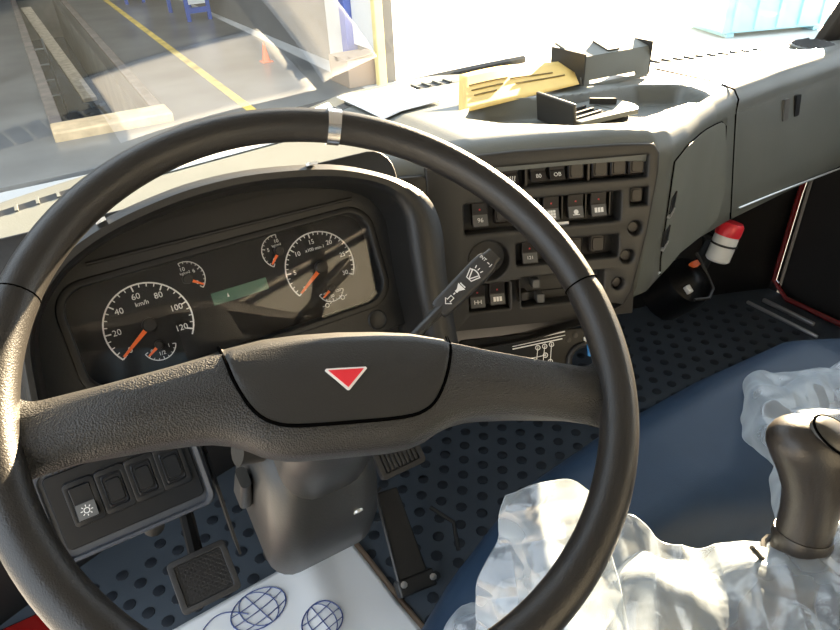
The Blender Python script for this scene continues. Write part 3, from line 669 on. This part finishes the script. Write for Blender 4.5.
# ================================================================== STEERING WHEEL
RM, RT = .22, .0141
wheel = empty('steering_wheel', (0, 0, .66), 'large black two-spoke steering wheel with red triangle on the hub', 'steering wheel')
rim = []
SEAM = [R(14.5), R(165)]
for i in range(180):
    a = 2*math.pi*i/180; c = V((cs(a), sn(a)))
    rr = RT
    for s in SEAM:
        da = abs((a-s+math.pi) % (2*math.pi)-math.pi)
        if da < .02: rr = RT*(.93 if da < .009 else 1.0)
    # lower grip sections are a little thicker
    if a > SEAM[1] or a < SEAM[0]: rr *= 1.04
    rim.append([WH.p(c.x*(RM+rr*cs(q)), c.y*(RM+rr*cs(q)), rr*1.05*sn(q)) for q in [2*math.pi*k/22 for k in range(22)]])
put('rim', loft(rim, cyc=True), 'rim', wheel, smooth=80)
for s in SEAM:
    put('rim_seam', tube([WH.p(cs(s)*(RM+RT*1.005*cs(q)), sn(s)*(RM+RT*1.005*cs(q)), RT*1.055*sn(q)) for q in [2*math.pi*k/24 for k in range(24)]], .0007, 5, True), 'groove', wheel)
TOP = [(0, .022), (.03, .021), (.055, .0185), (.085, .0115), (.12, .002), (.16, -.008), (.20, -.017), (.222, -.021)]
CRS = [(0, .007), (.03, .0065), (.055, .0045), (.085, -.0015), (.12, -.011), (.16, -.021), (.20, -.030), (.222, -.034)]
BOT = [(0, -.070), (.03, -.070), (.045, -.0685), (.058, -.0645), (.068, -.0590), (.078, -.0550), (.09, -.0525), (.105, -.052), (.13, -.054), (.17, -.060), (.20, -.068), (.222, -.073)]
rings = []
for i in range(-40, 41):
    x = .214*i/40; a = abs(x); t, c_, b = lerp(TOP, a)[0], lerp(CRS, a)[0], lerp(BOT, a)[0]
    f = .010-.010*smooth(.14, .214, a); dp = -.028+.012*smooth(.1, .2, a)
    if a > .195: k = (a-.195)/.019; t += .012*k*k; b -= .012*k*k; c_ += .006*k
    sec = [(t-.006, dp), (t, -.012), (t-.001, -.006), (c_+.004, f-.002), (c_-.001, f), ((c_+b)/2, f+.002), (b+.012, f-.001), (b+.005, f-.005), (b+.001, f-.013), (b+.002, dp+.004), (b+.006, dp)]
    rings.append([WH.p(x, y, z) for y, z in sec])
put('spoke_body', loft(rings), 'hub', wheel, smooth=48)
# hub pad with its dark gap
def pad_poly(k=0): return cr([(-.084-k, .0135), (-.079-k, -.006), (-.0725-k, -.024), (-.063-k*.8, -.040-k*.4), (-.052-k*.5, -.0485-k*.8), (-.036, -.052-k), (0, -.0525-k), (.036, -.052-k), (.052+k*.5, -.0485-k*.8), (.063+k*.8, -.040-k*.4), (.0725+k, -.024), (.079+k, -.006), (.084+k, .0135)], 3)
def ptop(x): return lerp(TOP, abs(x))[0]
def pad_mesh(k, lift, t_ex):
    lo = pad_poly(k); v, f = [], []
    n = len(lo); rows = []
    for (x, y) in lo:
        tp = ptop(x)+t_ex; c_ = lerp(CRS, abs(x))[0]
        rows.append((x, y, tp, c_))
    # strip across: from the lower contour to the top contour, by columns of equal x
    cols = []
    N = 40
    x0, x1 = lo[0][0], lo[-1][0]
    def low(x):
        for (ax, ay), (bx, by) in zip(lo, lo[1:]):
            if ax <= x <= bx: return ay+(by-ay)*(x-ax)/(bx-ax+1e-9)
        return lo[0][1]
    for i in range(N+1):
        x = x0+(x1-x0)*(.5-.5*cs(math.pi*i/N)); l_ = low(x); tp = ptop(x)+t_ex; c_ = lerp(CRS, abs(x))[0]
        ys = [l_, l_+(c_-.001-l_)*.12, l_+(c_-.001-l_)*.5, c_-.001, c_+.004, tp-.001, tp+.0005, tp-.004]
        zs = [.0102, .0112, .0122, .0102, .0082, -.0055, -.0115, -.020]
        if l_ > c_-.004: ys = [max(y, l_) for y in ys[:5]]+[max(tp-.001, l_), tp+.0005, tp-.004]; zs[:5] = [min(z, .0095-(max(0, y-c_))*.75) for y, z in zip(ys[:5], zs[:5])]
        cols.append([WH.p(x, y, z+lift) for y, z in zip(ys, zs)])
    return loft(cols, closed=False, caps=False)
pad = put('hub_pad', pad_mesh(0, .0012, .0008), 'pad', wheel, smooth=48)
gap = []
for x, y in pad_poly(.0008):
    c_ = lerp(CRS, abs(x))[0]; z = .0118 if y < c_-.004 else .0118-(y-c_+.004)*.95
    if y > c_-.004: z = .0092-(max(0, y-c_-.001))*.9
    gap.append(WH.p(x, y, z-.0002))
put('pad_gap', tube(gap, .0013, 6), 'groove', wheel)
TF = WH.at(0, -.0205, .0130)
tri = [(-.0165, .0062), (.0165, .0062), (0, -.0120)]
bd = put('emblem_border', prism(TF, [(-.0148, .0048), (-.0140, .0060), (.0140, .0060), (.0148, .0048), (.0007, -.0104), (-.0007, -.0104)], -.002, .0012), 'white', wheel)
bd['label'] = 'silvery white border of the hub triangle'
put('emblem', prism(TF, [(-.0125, .0046), (.0125, .0046), (0, -.0086)], .001, .0018), 'red', bd)
# silver foil band wrapped round the top of the rim
a0 = R(85.5); fb = []
for i in range(7):
    a = a0-.026+.052*i/6; fb.append([WH.p(cs(a)*(RM+(RT+.0012)*cs(q)), sn(a)*(RM+(RT+.0012)*cs(q)), (RT*1.05+.0012)*sn(q)) for q in [2*math.pi*k/24 for k in range(24)]])
fo = put('foil_band', loft(fb), 'silver', wheel, smooth=60); fo['label'] = 'strip of silver foil tape wrapped round the rim'

# ================================================================== PEDALS
def seen(px, py, d=None, z=None):
    """a point of the cab noted by its bearing in the photograph and its depth or height"""
    m = cam.matrix_world.to_3x3(); r = m @ V((px-420, 315-py, -660))/660
    t = d if d is not None else (z-CAM.z)/r.z
    return CAM+r*t
def pedal(name, c, w, h, tilt, label, arm_to, ribs, diag=False):
    f = Fr(c, (1, 0, 0), (0, sn(R(tilt)), cs(R(tilt))), (0, -cs(R(tilt)), sn(R(tilt))))
    t = empty(name, (c.x, c.y, 0), label, 'pedal')
    pd = put('pad', prism(f, rrect(-w/2, w/2, -h/2, h/2, .005, 3), -.012, .002), 'rubber', t, bevel=.002)
    put('pad_border', plate(f, rrect(-w/2, w/2, -h/2, h/2, .005, 3), [rrect(-w/2+.006, w/2-.006, -h/2+.006, h/2-.006, .003, 3)], .001, .007, .001), 'rubber', pd, smooth=40)
    if diag:
        L = []
        n = 11
        for sgn in (1, -1):
            for i in range(-n, n+1):
                pts = []
                off = i*.0075
                for k in range(41):
                    x = -w/2+.007+(w-.014)*k/40; y = sgn*x+off
                    if abs(y) < h/2-.007: pts.append((x, y))
                if len(pts) > 2: L.append(stroke(f, [pts[0], pts[-1]], .0018, .001, .0045))
        o = put('grip_ribs', join(*L), 'rubber', pd); o['kind'] = 'stuff'
    else:
        for i in range(ribs):
            x = -w/2+.012+(w-.024)*i/(ribs-1); put('grip_rib', box(f, x-.0025, x+.0025, -h/2+.008, h/2-.008, .001, .006), 'rubber', pd, bevel=.001)
    put('pedal_arm', tube([f.p(0, 0, -.012), f.p(0, .03, -.05), V(arm_to)], .010, 8), 'black', t)
    return t
pedal('clutch_pedal', V((-.133, .250, .345)), .074, .066, 52, 'black clutch pedal with cross-hatched rubber pad', (-.10, .62, .43), 0, True)
pedal('brake_pedal', V((.176, .285, .362)), .072, .050, 50, 'dark brake pedal with vertical rubber ribs, right of the steering column', (.14, .64, .43), 8)
ac = empty('accelerator_pedal', (.22, .36, 0), 'dark floor-hinged accelerator pedal with bare metal edge beside the column', 'pedal')
AF = Fr((.20, .355, .10), (1, -.15, 0), (.12, .75, .55), (0, -.6, .8))
put('pedal_plate', prism(AF, [(-.030, -.085), (.026, -.085), (.020, .075), (-.020, .075)], -.006, .004), 'black', ac, bevel=.003)
put('metal_edge', tube([AF.p(-.030, -.085, .004), AF.p(-.026, 0, .006), AF.p(-.021, .075, .004), AF.p(-.010, .082, .002)], .0035, 6), 'panel_grey', ac)
put('hinge_block', box(AF, -.035, .035, -.11, -.08, -.02, .008), 'black', ac, bevel=.004)
for u, v in ((-.024, -.09), (.03, -.095)): put('bolt', lathe(AF.at(u, v, .008), [(.006, 0), (.006, .004), (.0005, .005)], 8), 'steel', ac)
put('side_rod', tube([AF.p(.075, .02, -.02), AF.p(.105, -.02, -.01), AF.p(.10, -.07, -.02)], .004, 6), 'black', ac)

# ================================================================== PAPER FLOOR MAT WITH PRINTED GLOBES
def mat_z(x, y): return .008+.010*math.exp(-((x-.05-.35*(.46-y)*-.6)/.035)**2)+.004*sn(9*x+4*y)+.003*sn(21*y-7*x)
pm = put('paper_floor_mat', grid(lambda u, v: V((-.21+.345*u-.0*v+.045*(1-v), .0+.455*v+.012*u, mat_z(-.21+.345*u, .455*v))), 44, 50), 'paper', solid=.0012)
tag(pm, 'white paper floor mat printed with blue globe outlines below the steering column', 'floor mat')
kr = put('kraft_backing', grid(lambda u, v: V((.125+.022*u+.045*(1-v), .0+.470*v, mat_z(.125, .455*v)-.003-.002*u)), 3, 24), 'kraft', pm, solid=.001)
kr['label'] = 'brown kraft underside showing along the edge'
def onmat(x, y): return V((x, y, mat_z(x-.045*(1-y/.455), y)+.003))
def globe(cx, cy, rx, ry, rot):
    c, n = cs(R(rot)), sn(R(rot)); L = []
    def q(a, b): return onmat(cx+rx*(a*c-b*n), cy+ry*(a*n+b*c))
    L.append(tube([q(cs(R(t)), sn(R(t))) for t in range(0, 360, 12)], .0013, 4, True))
    for k in (-.6, 0, .6): L.append(tube([q(k*cs(R(t)), sn(R(t))) for t in range(-90, 91, 15)], .0010, 4))
    for b in (-.5, 0, .5): w_ = math.sqrt(1-b*b); L.append(tube([q(w_*(i/6-1), b-.10*(1-(i/6-1)**2)) for i in range(13)], .0010, 4))
    return join(*L)
put('globe_print', globe(-.066, .405, .050, .040, 15), 'blueprint', pm); put('globe_print', globe(.020, .318, .036, .034, 10), 'blueprint', pm); put('globe_print', globe(-.085, .22, .04, .036, 10), 'blueprint', pm)
put('printed_curve', tube([onmat(-.185+.10*i/12, .40+.035*sn(i/4)) for i in range(13)], .0011, 4), 'blueprint', pm)

# ================================================================== ENGINE COVER
EX = [(.00, .03), (.03, .18), (.07, .265), (.15, .355), (.28, .435), (.42, .462), (.60, .468), (.80, .455), (.95, .40), (1.0, .28), (1.02, .02)]
def ez_(x, y):
    z = lerp(EX, x-.25*smooth(-.04, -.15, y))[0] if x < .6 else lerp(EX, x)[0]
    yf = .125-.03*smooth(.3, .0, x)
    r = .085
    if y > yf-r: t = min(1, (y-yf+r)/r); z = z-(.10*(1-math.sqrt(max(0, 1-t*t))))
    g = math.hypot((x-.335)/.13, (y+.16)/.10); z -= .014*smooth(1.05, .80, g)
    z += .010*smooth(.0, -.25, y)*smooth(.1, .4, x)
    return z
def ecover():
    xs_ = [i*.02 for i in range(52)]; ys_ = [-.80+.016*i for i in range(58)]+[.121, .124]
    rings = []
    for x in xs_:
        row = [V((x, y, ez_(x, min(y, .125-.03*smooth(.3, .0, x))) if y < .12 else ez_(x, .125))) for y in ys_]
        yf = .125-.03*smooth(.3, 0, x); row = [V((p.x, min(p.y, yf), p.z)) for p in row]
        row += [V((x, yf, .02)), V((x, -.80, .02))]; rings.append(row)
    return loft(rings)
tag(put('engine_cover', ecover(), 'navy', smooth=60), 'padded navy blue engine cover hump between the seats', 'engine cover')

# ================================================================== SEATS
def cushion(name, x0, x1, y0, y1, z0, z1, label, r=.05):
    t = empty(name, ((x0+x1)/2, (y0+y1)/2, 0), label, 'seat')
    def fn(k, z): return [V((x, y, z)) for x, y in rrect(x0+k, x1-k, y0+k, y1-k, r, 6)]
    put('cushion', loft([fn(.02, z0), fn(0, z0+.03), fn(0, z1-.05), fn(.012, z1-.02), fn(.035, z1-.004), fn(.09, z1)]), 'navy', t, smooth=60)
    put('seat_base', wbox(x0+.06, x1-.06, y0+.06, y1-.08, 0, z0+.01), 'black', t, bevel=.01)
    yb = y0+.10
    put('backrest', loft([[V((x, y, z)) for x, y in rrect(x0+.01+k, x1-.01-k, yb-.10-.10*(z-.4)+k, yb+.03-.12*(z-.4)-k, .04, 5)] for z, k in ((z1-.03, .01), (z1+.05, 0), (.75, 0), (.98, .0), (1.05, .03))]), 'navy', t, smooth=60)
    return t
cushion('driver_seat', -.24, .235, -.80, -.17, .22, .43, 'navy driver seat under a loose clear plastic cover')
cushion('passenger_seat', 1.04, 1.52, -.80, -.02, .20, .43, 'navy passenger seat by the door under clear plastic')

# ================================================================== PLASTIC COVERS
FOLDS = [V((.9, .3, .3)), V((.2, .8, -.5)), V((-.5, .4, .75)), V((.7, -.6, .3)), V((.1, .5, .85))]
def crumple(p, amp, sc, sd):
    """long straight creases running several ways, each strong in its own patches"""
    r = 0
    for k, dv in enumerate(FOLDS):
        ph = p.dot(dv)*sc*(1.6+.5*k)+1.6*noise.noise(p*5+V((sd+k*3.1, k, -sd)))
        tri_ = abs((ph % 2)-1); m_ = smooth(-.15, .35, noise.noise(p*9+V((k*7.7, sd, k*2.3))))
        r += (tri_**1.5-.4)*m_*(1.2-.16*k)
    return amp*r
def film(name, cols, nu, nv, amp, sc, sd, m, label, group=None, ctr=(0, 0, 0)):
    """loose sheet through columns of points (top to bottom), creased along its normal"""
    cols = [[V(p) for p in c] for c in cols]
    def cpt(c, t):
        L = cr3(c, 6); s = t*(len(L)-1); i = min(int(s), len(L)-2); return L[i].lerp(L[i+1], s-i)
    def fn(u, v):
        pts = [cpt(c, v) for c in cols]; L = cr3(pts, 6); s = u*(len(L)-1); i = min(int(s), len(L)-2); return L[i].lerp(L[i+1], s-i)
    g = [[fn(i/nu, j/nv) for i in range(nu+1)] for j in range(nv+1)]
    v = []
    for j in range(nv+1):
        for i in range(nu+1):
            a = g[j][min(i+1, nu)]-g[j][max(i-1, 0)]; b = g[min(j+1, nv)][i]-g[max(j-1, 0)][i]; n_ = a.cross(b)
            n_ = n_.normalized() if n_.length > 0 else V((0, 0, 1)); p = g[j][i]
            v.append(p+n_*crumple(p, amp, sc, sd)+V((0, 0, 1))*crumple(p, amp*.3, sc*2.2, sd+9))
    f = [(j*(nu+1)+i, j*(nu+1)+i+1, (j+1)*(nu+1)+i+1, (j+1)*(nu+1)+i) for j in range(nv) for i in range(nu)]
    o = put(name, (v, f), m, smooth=180, solid=.0004)
    return tag(o, label, 'plastic cover', group)
def cr3(P_, k):
    o = []; n = len(P_)
    for i in range(n-1):
        p0, p1, p2, p3 = [P_[max(0, min(n-1, j))] for j in (i-1, i, i+1, i+2)]
        for s in range(k):
            t = s/k; o.append(.5*((2*p1)+(p2-p0)*t+(2*p0-5*p1+4*p2-p3)*t*t+(3*p1-p0-3*p2+p3)*t**3))
    o.append(P_[-1]); return o
q = seen
film('plastic_flap', [[q(508, 494, .62), q(498, 530, .63), q(478, 585, .65), q(474, 640, .66), q(478, 720, .68)],
                      [q(535, 484, .60), q(530, 535, .61), q(520, 590, .62), q(515, 645, .63), q(515, 720, .65)],
                      [q(566, 480, .60), q(572, 530, .59), q(575, 585, .58), q(570, 640, .58), q(570, 720, .6)],
                      [q(590, 492, .60), q(605, 540, .60), q(622, 590, .59), q(632, 640, .58), q(640, 720, .58)]], 90, 100, .009, 12, 3, 'film', 'upright flap of clear plastic sheet standing up at the corner of the driver seat')
film('plastic_seat_cover', [[q(470, 600, .70), q(440, 632, .69), q(420, 670, .68), q(400, 730, .66)],
                            [q(560, 560, .68), q(560, 600, .65), q(555, 650, .62), q(550, 730, .58)],
                            [q(622, 516, .66), q(630, 560, .62), q(640, 610, .58), q(645, 730, .53)],
                            [q(660, 540, .64), q(668, 570, .60), q(680, 610, .56), q(690, 730, .51)],
                            [q(700, 548, .63), q(712, 575, .59), q(730, 620, .55), q(740, 730, .50)],
                            [q(735, 540, .62), q(748, 570, .57), q(770, 620, .53), q(785, 730, .48)],
                            [q(790, 542, .60), q(800, 575, .55), q(815, 620, .51), q(830, 730, .46)],
                            [q(880, 512, .60), q(885, 560, .54), q(890, 620, .50), q(900, 730, .45)]], 160, 100, .012, 11, 11, 'film', 'large crumpled clear plastic sheet spread over the driver seat behind the wheel')
film('plastic_bag', [[q(741, 402, z=.475), q(739, 415, z=.485), q(748, 440, z=.49), q(768, 468, z=.49), q(774, 520, z=.485)],
                     [q(750, 376, z=.475), q(756, 398, z=.52), q(768, 430, z=.525), q(784, 470, z=.52), q(788, 530, z=.50)],
                     [q(780, 374, z=.475), q(786, 398, z=.53), q(796, 430, z=.53), q(806, 470, z=.52), q(810, 530, z=.50)],
                     [q(812, 370, z=.475), q(820, 400, z=.53), q(826, 440, z=.53), q(832, 480, z=.52), q(836, 530, z=.50)],
                     [q(850, 362, z=.475), q(860, 400, z=.53), q(868, 440, z=.53), q(872, 480, z=.52), q(876, 530, z=.50)]], 90, 90, .012, 13, 23, 'film', 'crumpled clear plastic bag lying on the engine cover beyond the gear lever')

# ================================================================== GEAR LEVER
gl = empty('gear_lever', (.31, -.20, .46), 'dark brown gear lever with pistol-shaped knob and oval cap', 'gear lever')
A0, A1 = V((.310, -.217, .496)), V((.353, -.183, .700)); ga = (A1-A0).normalized()
gx_ = V((1, -.55, 0)); gx_ = (gx_-ga*gx_.dot(ga)).normalized()
GK = Fr(A0, gx_, ga.cross(gx_), ga); GH = (A1-A0).length
def ell(h, cx, cy, rx, ry, sl=0, k=26): return [GK.p(cx+rx*cs(2*math.pi*i/k), cy+ry*sn(2*math.pi*i/k), h+sl*cs(2*math.pi*i/k)*rx) for i in range(k)]
put('lever_boot', loft([ell(-.05, 0, 0, .045, .045), ell(-.02, 0, 0, .030, .030), ell(.0, 0, 0, .034, .034), ell(.03, 0, 0, .024, .024), ell(.06, 0, 0, .0225, .0225), ell(.090, 0, 0, .0225, .0225)]), 'knob', gl, smooth=60)
put('boot_tie', tube([GK.p(.027*cs(R(t)), .027*sn(R(t)), .075) for t in range(0, 360, 20)], .003, 6, True), 'black', gl)
put('tie_tail', tube([GK.p(-.026, -.006, .072), GK.p(-.040, -.012, .080), GK.p(-.050, -.010, .090)], .0022, 6), 'black', gl)
put('tie_lump', loft([ell(.058, -.030, -.004, .010, .010), ell(.066, -.034, -.006, .016, .013), ell(.078, -.030, -.004, .011, .010)]), 'black', gl, smooth=60)
put('lever_collar', loft([ell(.088, 0, 0, .0235, .0235), ell(.094, 0, 0, .0245, .0245), ell(.100, 0, 0, .0235, .0235)]), 'knob', gl, smooth=60)
HC, HR = (-.014, 0, .183), (.0375, .0300, .0285)
hd = []
for i in range(13):
    t = -80+13.2*i; hd.append(ell(HC[2]+HR[2]*sn(R(t)), HC[0], 0, HR[0]*cs(R(t)), HR[1]*cs(R(t)), -.22*cs(R(t))))
knob = put('lever_knob', loft([ell(.098, 0, 0, .0225, .0225), ell(.118, 0, 0, .0225, .023), ell(.138, -.001, 0, .0245, .0240), ell(.155, -.006, 0, .029, .0265, -.10), ell(.168, -.011, 0, .034, .029, -.18)]+hd[5:]), 'knob', gl, smooth=80)
cn = V((.34, -.52, .78)).normalized(); rr_ = 1/math.sqrt((cn.x/HR[0])**2+(cn.y/HR[1])**2+(cn.z/HR[2])**2)
co = GK.p(HC[0]+cn.x*rr_, cn.y*rr_, HC[2]+cn.z*rr_-.001); nw = (GK.x*cn.x+GK.y*cn.y+GK.z*cn.z).normalized()
cxx = (GK.x*.9-GK.z*.5); cxx = (cxx-nw*cxx.dot(nw)).normalized(); KC = Fr(co, cxx, nw.cross(cxx), nw)
put('knob_cap', loft([[KC.p(.0235*k*cs(R(a)), .0165*k*sn(R(a)), h) for a in range(0, 360, 12)] for k, h in ((1, -.012), (1, -.0035), (.96, -.002), (.75, .0005), (.4, .0020), (.05, .0025))]), 'knob_cap', knob, smooth=60)
put('cap_gap', tube([KC.p(.0240*cs(R(a)), .0170*sn(R(a)), -.0032) for a in range(0, 360, 12)], .0011, 5, True), 'groove', knob)

# ================================================================== PASSENGER FOOTWELL
bt = empty('fluid_bottle', (1.02, .40, .36), 'small white fluid bottle with red cap hanging under the dashboard', 'bottle')
bc = seen(725, 240, 1.38); BF = Fr(bc-V((.012, 0, .045)), (1, 0, -.28), (0, 1, 0), (.28, .0, 1))
put('bottle_body', lathe(BF, [(.021, 0), (.025, .004), (.025, .052), (.024, .060)], 24), 'bottle', bt)
put('bottle_cap', lathe(BF, [(.0255, .058), (.0262, .062), (.0262, .080), (.022, .086), (.0005, .087)], 24), 'red', bt)
put('bottle_strap', tube([BF.p(.026*cs(R(t)), .026*sn(R(t)), .038) for t in range(0, 360, 20)], .0022, 6, True), 'black', bt)
put('bottle_bracket', tube([BF.p(0, .024, .04), BF.p(0, .12, .05), BF.p(0, .24, .02)], .008, 8), 'black', bt)
bm_ = seen(692, 272, 1.45)
mo = empty('heater_motor', (bm_.x, bm_.y, bm_.z-.06), 'dark heater motor with small coloured connectors below the bottle', 'motor')
MF = Fr(bm_-V((0, 0, .02)), (1, 0, 0), (0, .8, .6), (0, -.6, .8))
put('motor_body', lathe(MF, [(.055, -.10), (.060, -.02), (.055, .0), (.03, .012), (.02, .02), (.0005, .022)], 24), 'black_gloss', mo)
put('connector', box(MF.at(.015, .025, .012), -.010, .010, -.007, .007, 0, .014), 'cone', mo, bevel=.002)
put('connector', box(MF.at(-.035, -.02, .008), -.006, .006, -.009, .009, 0, .012), 'white', mo, bevel=.002)
put('motor_cable', tube([MF.p(-.03, -.045, .008), MF.p(.0, -.055, .016), MF.p(.03, -.04, .012), MF.p(.05, -.01, .0), MF.p(.05, .05, .01)], .004, 6), 'panel_grey', mo)
put('motor_pipe', tube([MF.p(.06, .02, -.02), MF.p(.12, .06, .0), MF.p(.16, .14, -.02)], .018, 10), 'black', mo)

# ================================================================== THINGS ON THE DASHBOARD
cz = top_z(.6, .44)-.034
ho = empty('phone_holder', (.63, .43, cz), 'black plastic phone holder with upright plate and ribbed base in the dash tray', 'holder')
put('holder_base', plate(Fr((.655, .432, cz+.014), (1, 0, 0), (0, 1, -.06), (0, .06, 1)), [(-.065, -.045)]+arc(.01, .0, .064, -50, 50, 12)+[(-.065, .05)], [rrect(-.055+.0, .01, y, y+.006, .002, 2) for y in (-.026, -.008, .010)]+[rrect(.022, .030, -.02, .022, .002, 2)], -.004, .004, .001), 'dash_grey', ho, smooth=40)
put('holder_disc', lathe(Fr((.665, .432, cz), (1, 0, 0), (0, 1, 0), (0, 0, 1)), [(.052, 0), (.052, .006), (.045, .010), (.0005, .011)], 28), 'rubber', ho)
put('holder_rib', box(Fr((.69, .445, cz+.018), (.75, -.66, 0), (.66, .75, 0), (0, 0, 1)), -.022, .022, -.002, .002, 0, .010), 'rubber', ho)
for y in (.41, .428, .446): put('holder_rib', box(Fr((.625, y, cz+.018), (1, .1, 0), (-.1, 1, 0), (0, 0, 1)), -.028, .030, -.0018, .0018, 0, .004), 'rubber', ho)
put('holder_plate', box(Fr((.586, .440, cz+.002), (.03, 1, 0), (-.12, 0, 1), (1, 0, .12)), -.047, .047, .0, .047, -.003, .003), 'panel_grey', ho, bevel=.002)
def sheet(name, c, m, label, lift=.0015, curl=.004):
    c = [V(p) for p in c]
    def fn(u, v):
        a = c[0].lerp(c[1], u); b = c[3].lerp(c[2], u); p = a.lerp(b, v); return V((p.x, p.y, max(top_z(p.x, p.y), 0)+lift+p.z+curl*(sn(6*u+2)*.5+.5)*v))
    return tag(put(name, grid(fn, 16, 12), m, smooth=60, solid=.0004), label, 'paper')
sheet('paper_sheet', [(.0, .600, 0), (.30, .622, 0), (.33, .765, 0), (-.02, .715, 0)], 'paper', 'plain white paper sheet on the dash top behind the cluster hood', curl=.001)
sheet('paper_sheet', [(.335, .560, 0), (.455, .575, 0), (.47, .74, 0), (.345, .76, 0)], 'paper', 'white leaflet on the dash top beside the yellowed paper', .004, .003)
yp = tag(put('yellowed_paper', grid(lambda u, v: V((.44, .505, .7775)).lerp(V((.712, .528, .7735)), u).lerp(V((.515, .615, .805)).lerp(V((.765, .615, .797)), u), v)+V((0, 0, .004*sn(5*u)*v)), 14, 8), 'yellow_paper', smooth=60, solid=.0005), 'yellowed paper with faint print leaning on the dash below the windscreen', 'paper')
for (u0, u1, v_) in ((.08, .40, .62), (.10, .36, .48), (.42, .80, .58), (.46, .90, .42), (.12, .30, .34)):
    put('print_line', tube([V((.44, .505, .779)).lerp(V((.712, .528, .775)), u).lerp(V((.515, .615, .8065)).lerp(V((.765, .615, .7985)), u), v_)+V((0, 0, .004*sn(5*u)*v_)) for u in [u0+(u1-u0)*k/6 for k in range(7)]], .0012, 4), 'ink', yp)
bx_ = empty('document_tray', (.84, .60, .745), 'grey plastic document tray standing on the dash behind the storage recess', 'tray')
bz = top_z(.80, .56); TB = Fr((.735, .545, bz), (1, -.06, 0), (0, .35, .94), (0, -.94, .35))
put('tray_front', plate(TB, [(0, 0), (.155, 0), (.175, .052), (.005, .052)], [rrect(.018, .130, .006, .013, .002, 2)], -.002, .002, .0005), 'dash_light', bx_, smooth=40)
put('tray_top', box(Fr(TB.p(0, .052, 0), (1, -.06, 0), (0, 1, .25), (0, -.25, 1)), .005, .172, 0, .07, -.002, .002), 'dash_light', bx_)
put('tray_side', box(Fr(TB.p(.003, 0, 0), (0, 1, 0), (0, .0, 1), (-1, 0, 0)), 0, .09, 0, .060, -.0015, .0015), 'panel_grey', bx_)
put('tray_side', box(Fr(TB.p(.170, 0, 0), (0, 1, 0), (0, .0, 1), (-1, 0, 0)), .01, .09, 0, .060, -.0015, .0015), 'panel_grey', bx_)
put('tray_label', box(Fr(TB.p(.075, .053, .003), (1, -.06, 0), (0, 1, .25), (0, -.25, 1)), 0, .028, .008, .05, -.001, .0022), 'dash_dark', bx_)
